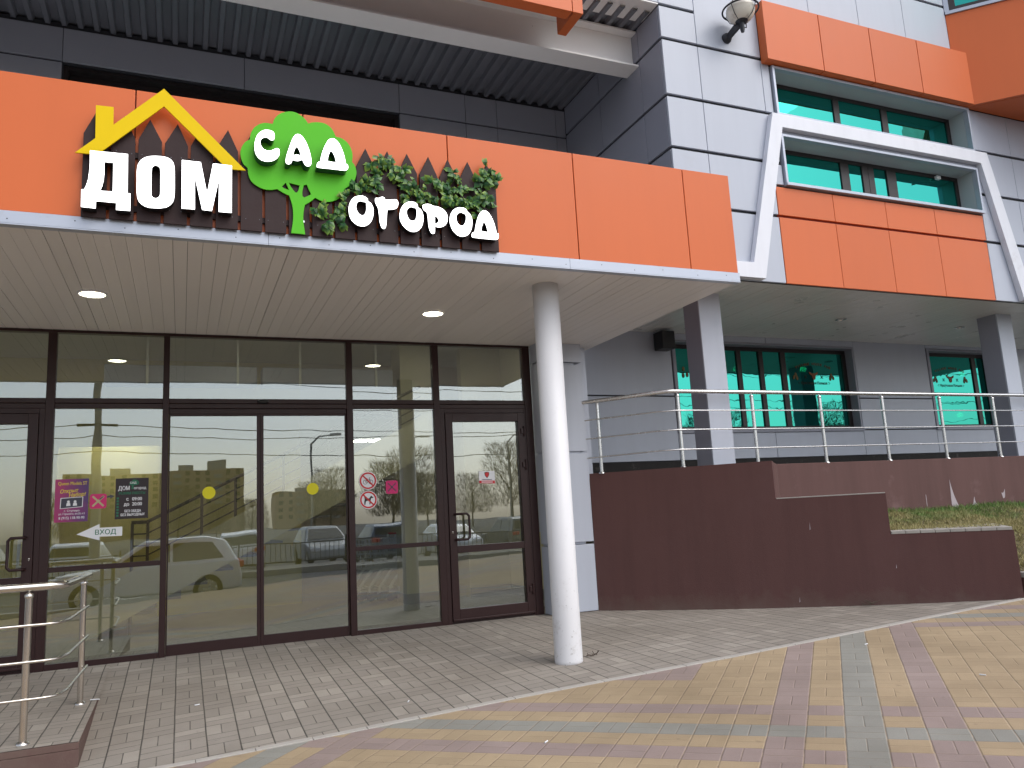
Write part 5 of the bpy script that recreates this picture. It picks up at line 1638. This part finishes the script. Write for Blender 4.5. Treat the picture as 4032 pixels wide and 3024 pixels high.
# lit panels
for x, y, z, lab in ((-1.9, 10.0, 3.715, 'added lit panel out of view over the left door inside the shop'), (.6, 9.6, 3.715, 'added lit panel out of view above the indoor stairs'), (2.9, 9.4, 3.715, 'added lit panel out of view that brightens the shopping trolleys'), (-.95, 13.4, 2.95, 'square lit ceiling panel in the bright doorway behind the poster'), (3.5, 16.2, 2.845, 'square lit ceiling panel at the back of the hall')):  # first three are added out of view to light the hall
    t = thing('ceiling_panel_lamp', lab, 'ceiling lamp', (x, y, z), 'lit ceiling panels inside')
    q = MB()
    q.box(x - .31, x + .31, y - .31, y + .31, z - .012, z)
    q.build('rim', M['white'], t)
    q = MB()
    q.box(x - .295, x + .295, y - .295, y + .295, z - .016, z - .0125)
    q.build('diffuser', M['led'], t)

# ---------------------------------------------------------------- what the glass mirrors: the street behind the viewer
def car(name, lab, col, x, y, z, heading, suv=True, group='cars parked across the street'):
    """built along +x (nose), then turned"""
    t = bpy.data.objects.new(name, None)
    COL.objects.link(t)
    tag(t, lab, 'car', group)
    hw = .90
    top = 1.62 if suv else 1.44
    prof = [(-2.18, .34), (-2.22, .62), (-2.16, .95), (-2.10, 1.05), (.95, .98), (1.95, .86), (2.16, .70), (2.2, .42), (2.1, .30), (-2.0, .28)]
    cab = [(-2.05, 1.04), (-1.78, top - .08), (-1.3, top), (.1, top - .02), (.98, .99)]
    q = MB()
    n_ = len(prof)
    def loop(w_, sc):
        return [(a * sc, w_, c) for a, c in prof]
    ys = [(-hw, .97), (-hw * .93, 1.0), (hw * .93, 1.0), (hw, .97)]
    ys = [(-hw, .985), (hw, .985)]
    vs_ = [v for w_, sc in ys for v in loop(w_, sc)]
    fs_ = [(i, (i + 1) % n_, n_ + (i + 1) % n_, n_ + i) for i in range(n_)] + [tuple(range(n_)), tuple(range(n_, 2 * n_))[::-1]]
    q.add(vs_, fs_)
    n2 = len(cab)
    vs_ = [(a, s_ * (hw * .97 if k in (0, n2 - 1) else hw * .74), c) for s_ in (-1, 1) for k, (a, c) in enumerate(cab)]
    q.add(vs_, [(i, i + 1, n2 + i + 1, n2 + i) for i in range(n2 - 1)] + [tuple(range(n2)), tuple(range(n2, 2 * n2))[::-1]])
    q.build('body', col, t, bevel=.05)
    q = MB()
    for s_ in (-1, 1):
        def w(a, c):
            f_ = (c - 1.0) / (top - 1.0)
            return (a, s_ * (hw * .97 - f_ * hw * .23 + .012), c)
        q.add([w(-1.75, 1.08), w(-.55, 1.05), w(-.55, top - .12), w(-1.45, top - .14)], [(0, 1, 2, 3)])
        q.add([w(-.48, 1.05), w(.72, 1.04), w(.08, top - .13), w(-.48, top - .12)], [(0, 1, 2, 3)])
    q.add([(.30, -.62, top - .11), (.30, .62, top - .11), (.90, .76, 1.08), (.90, -.76, 1.08)], [(0, 1, 2, 3)])
    q.add([(-1.87, -.60, top - .17), (-1.87, .60, top - .17), (-2.03, .72, 1.12), (-2.03, -.72, 1.12)], [(0, 1, 2, 3)])
    q.build('windows', M['car_glass'], t)
    for wx in (-1.35, 1.38):
        for s_ in (-1, 1):
            q = MB()
            q.tube([(wx, s_ * .70, .33), (wx, s_ * .915, .33)], .335, 24)
            wh = q.build('wheel', M['tyre'], t)
            q = MB()
            q.tube([(wx, s_ * .90, .33), (wx, s_ * .925, .33)], .21, 16)
            q.build('rim', M['steel_brushed'], wh)
    for s_ in (-1, 1):
        q = MB()
        q.box(-2.235, -2.05, s_ * .72 - .16, s_ * .72 + .185, .82, .98)
        q.build('tail_light', M['red'], t, bevel=.02)
        q = MB()
        q.box(2.0, 2.19, s_ * .68 - .16, s_ * .68 + .2, .66, .80)
        q.build('headlight', M['paper_white'], t, bevel=.02)
    t.location = (x, y, z)
    t.rotation_euler = (0, 0, heading)
    return t
paint = {n_: mat('car_paint_' + n_, c_, .25, metal=.15, var=.02) for n_, c_ in (('white', (.84, .85, .87)), ('silver', (.42, .44, .46)), ('dark', (.03, .035, .05)), ('blue', (.10, .14, .22)), ('grey', (.16, .17, .18)))}
car('passing_car', 'white estate car driving past on the road, mirrored in the left sliding door', paint['white'], -.75, -5.2, -.62, math.pi, True, 'cars on the road')
pk = [('white', -3.6, 'white', .1), ('dark', -.8, 'dark', .0), ('white', 2.2, 'white', .06), ('silver', 5.6, 'silver', -.05), ('blue', 8.3, 'dark blue', .0), ('white', 11.4, 'white', .1), ('grey', 14.6, 'grey', .0), ('silver', 18.0, 'silver', .05), ('white', 21.5, 'white', 0), ('dark', -7.0, 'dark', 0), ('silver', -10.5, 'silver', 0)]
plc = ['fifth', 'sixth', 'seventh', 'eighth', 'ninth', 'tenth', 'eleventh', 'twelfth', 'thirteenth', 'fourth', 'third']
for (c_, x, cn, a_), pl in zip(pk, plc):
    car('parked_car', '%s car parked nose-in behind the street fence, %s from the low pole end' % (cn, pl), paint[c_], x, -17.5 - (abs(x) * .13 % 1.2), -.62, math.pi / 2 + a_ if pl in ('sixth', 'eighth', 'tenth') else -math.pi / 2 + a_, pl not in ('sixth', 'tenth'))
# street fence
for k in range(9):
    x = -14 + 4 * k
    t = thing('street_fence', 'low metal street fence panel across the road, %s of the row' % ['first', 'second', 'third', 'fourth', 'fifth', 'sixth', 'seventh', 'eighth', 'ninth'][k], 'fence', (x, -14.6, -.41), 'street fence panels')
    q = MB()
    for z in (-.25, .42):
        q.box(x, x + 3.9, -14.62, -14.58, z, z + .04)
    for j in range(20):
        q.box(x + .1 + .19 * j, x + .12 + .19 * j, -14.61, -14.59, -.21, .42)
    q.build('bars', M['iron'], t)
    q = MB()
    q.box(x - .06, x - .001, -14.64, -14.56, -.41, .6)
    q.build('post', M['iron'], t)
# utility pole, wires
t = thing('utility_pole', 'grey concrete utility pole with overhead wires across the road', 'utility pole', (-2.75, -13.0, -.6))
q = MB()
q.tube([(-2.75, -13, -.6), (-2.75, -13, 10)], [.17, .10], 12)
q.build('pole', M['concrete'], t)
q = MB()
for z in (4.9, 5.6, 6.5, 7.4, 8.2):
    q.box(-3.4, -2.1, -13.05, -12.95, z, z + .08)
q.build('crossarm', M['iron'], t)
for k, (z, yy) in enumerate(((4.0, -12.6), (4.6, -13.3), (4.95, -12.7), (5.66, -13.2), (6.55, -12.6), (7.46, -13.3), (8.3, -12.9))):
    q = MB()
    pts = []
    for j in range(-10, 21):
        x = -2.75 + 2.6 * j
        u = (j % 10) / 10
        pts.append((x, yy, z - 1.8 * u * (1 - u) + (.5 if k % 2 else 0) * abs(j) * .1))
    q.tube(pts, .014, 5, caps=False)
    q.build('wire', M['black'], t)
# street lamps
for k, (x, y) in enumerate(((6.0, -24), (11.5, -26), (17, -24))):
    t = thing('street_lamp', 'thin tall street lamp across the car park, %s of three' % ['left', 'middle', 'right'][k], 'street lamp', (x, y, -.6), 'street lamps across the car park')
    q = MB()
    q.tube([(x, y, -.6), (x, y, 5.2), (x + .4, y, 5.6), (x + 1.2, y, 5.7)], [.07, .05, .04, .03], 8)
    q.build('pole', M['concrete'], t)
    q = MB()
    q.box(x + 1.0, x + 1.6, y - .1, y + .1, 5.62, 5.74)
    q.build('lamp_head', M['globe'], t)
# brick apartment blocks
brick = mat('brick_facade', (.44, .30, .20), .85, var=.12, nscale=.5)
def block(name, lab, x0, x1, y, d, h, floors, m, heads):
    t = thing(name, lab, 'apartment block', ((x0 + x1) / 2, y, -.6))
    q = MB()
    q.box(x0, x1, y - d, y, -.6, h)
    q.build('wall', m, t)
    q = MB()
    for a, c, e in heads:
        q.box(a, c, y - d * .7, y - d * .3, h, h + e)
    q.build('roof_house', M['concrete'], t)
    n_ = int((x1 - x0) / 3.4)
    for f_ in range(max(1, floors - 5), floors):
        for k in range(n_):
            x = x0 + 1.7 + 3.4 * k
            z = -.6 + (h + .6) * (f_ + .35) / floors
            q = MB()
            if k % 4 == 2:
                q.box(x - 1.4, x + 1.4, y, y + 1.0, z - .9, z + .3)
                q.build('balcony', M['concrete'], t)
            else:
                q.box(x - .7, x + .7, y + .0, y + .06, z - .1, z + 1.4)
                q.build('window', M['car_glass'], t)
block('apartment_block', 'long brown brick apartment block with balconies behind the trees', -38, 20, -283, 14, 22.0, 9, brick, [(-2, 3, 2.2), (8, 14, 3.4), (-24, -18, 2.5)])
block('apartment_block', 'lower tan brick block right of the long apartment block', 32, 62, -290, 14, 13.0, 5, brick, [(40, 44, 1.6)])
# bare trees
def tree(seed, h, r):
    rt = random.Random(seed)
    t = thing('bare_tree', '', 'tree', (0, 0, 0), 'bare trees behind the car park')
    q = MB()
    q.tube([(0, 0, 0), (.05, 0, h * .4), (0, .05, h * .8), (.02, 0, h)], [h * .018, h * .013, h * .006, h * .002], 8)
    for k in range(22):
        z = h * rt.uniform(.25, .85)
        a_ = rt.uniform(0, 6.28)
        l_ = r * rt.uniform(.5, 1.0) * (1.2 - z / h)
        q.tube([(0, 0, z), (math.cos(a_) * l_ * .5, math.sin(a_) * l_ * .5, z + l_ * .5), (math.cos(a_) * l_, math.sin(a_) * l_, z + l_ * 1.1)], [h * .006, h * .004, h * .0015], 5)
    q.build('trunk', M['bark'], t)
    vs_, fs_ = [], []
    for k in range(3200):
        z = h * rt.uniform(.25, 1.0)
        rr_ = r * math.sqrt(rt.random()) * (1.15 - .75 * abs(z / h - .55))
        a_ = rt.uniform(0, 6.28)
        c = Vector((math.cos(a_) * rr_, math.sin(a_) * rr_, z))
        d = Vector((math.cos(a_) * .6 + rt.gauss(0, .4), math.sin(a_) * .6 + rt.gauss(0, .4), rt.uniform(.4, 1.2))).normalized() * rt.uniform(.4, .9)
        s_ = Vector((rt.gauss(0, 1), rt.gauss(0, 1), 0)).normalized() * .028
        o0 = len(vs_)
        vs_ += [tuple(c - s_), tuple(c + s_), tuple(c + d)]
        fs_.append((o0, o0 + 1, o0 + 2))
    me_ = bpy.data.meshes.new('crown')
    me_.from_pydata(vs_, [], fs_)
    me_.materials.append(M['twig'])
    ob_ = bpy.data.objects.new('crown', me_)
    COL.objects.link(ob_)
    attach(ob_, t)
    return t
M['twig'] = mat('twig', (.17, .13, .09), .9, var=.25, nscale=.3)
protos = [tree(1, 7.5, 2.6), tree(2, 6.2, 2.3), tree(3, 8.6, 3.0)]
rt = random.Random(9)
desc = ['tall', 'short', 'broad']
n_ = 0
for k in range(48):
    x = -75 + 4.4 * k + rt.uniform(-1, 1)
    y = -70 - rt.uniform(0, 35)
    pi_ = k % 3
    o = protos[pi_] if k < 3 else copy_tree(protos[pi_])
    s_ = rt.uniform(.62, .9) * (1.0 if x < 14 else 1.55 if x < 45 else 2.1)
    o.location = (x, y, -.6)
    o.scale = (s_, s_, s_)
    o.rotation_euler = (0, 0, rt.uniform(0, 6.28))
    o['label'] = '%s leafless brown tree in the row beyond the parked cars, mirrored in the shop glass' % desc[pi_]
    o['group'] = '%s leafless trees beyond the parked cars' % desc[pi_]
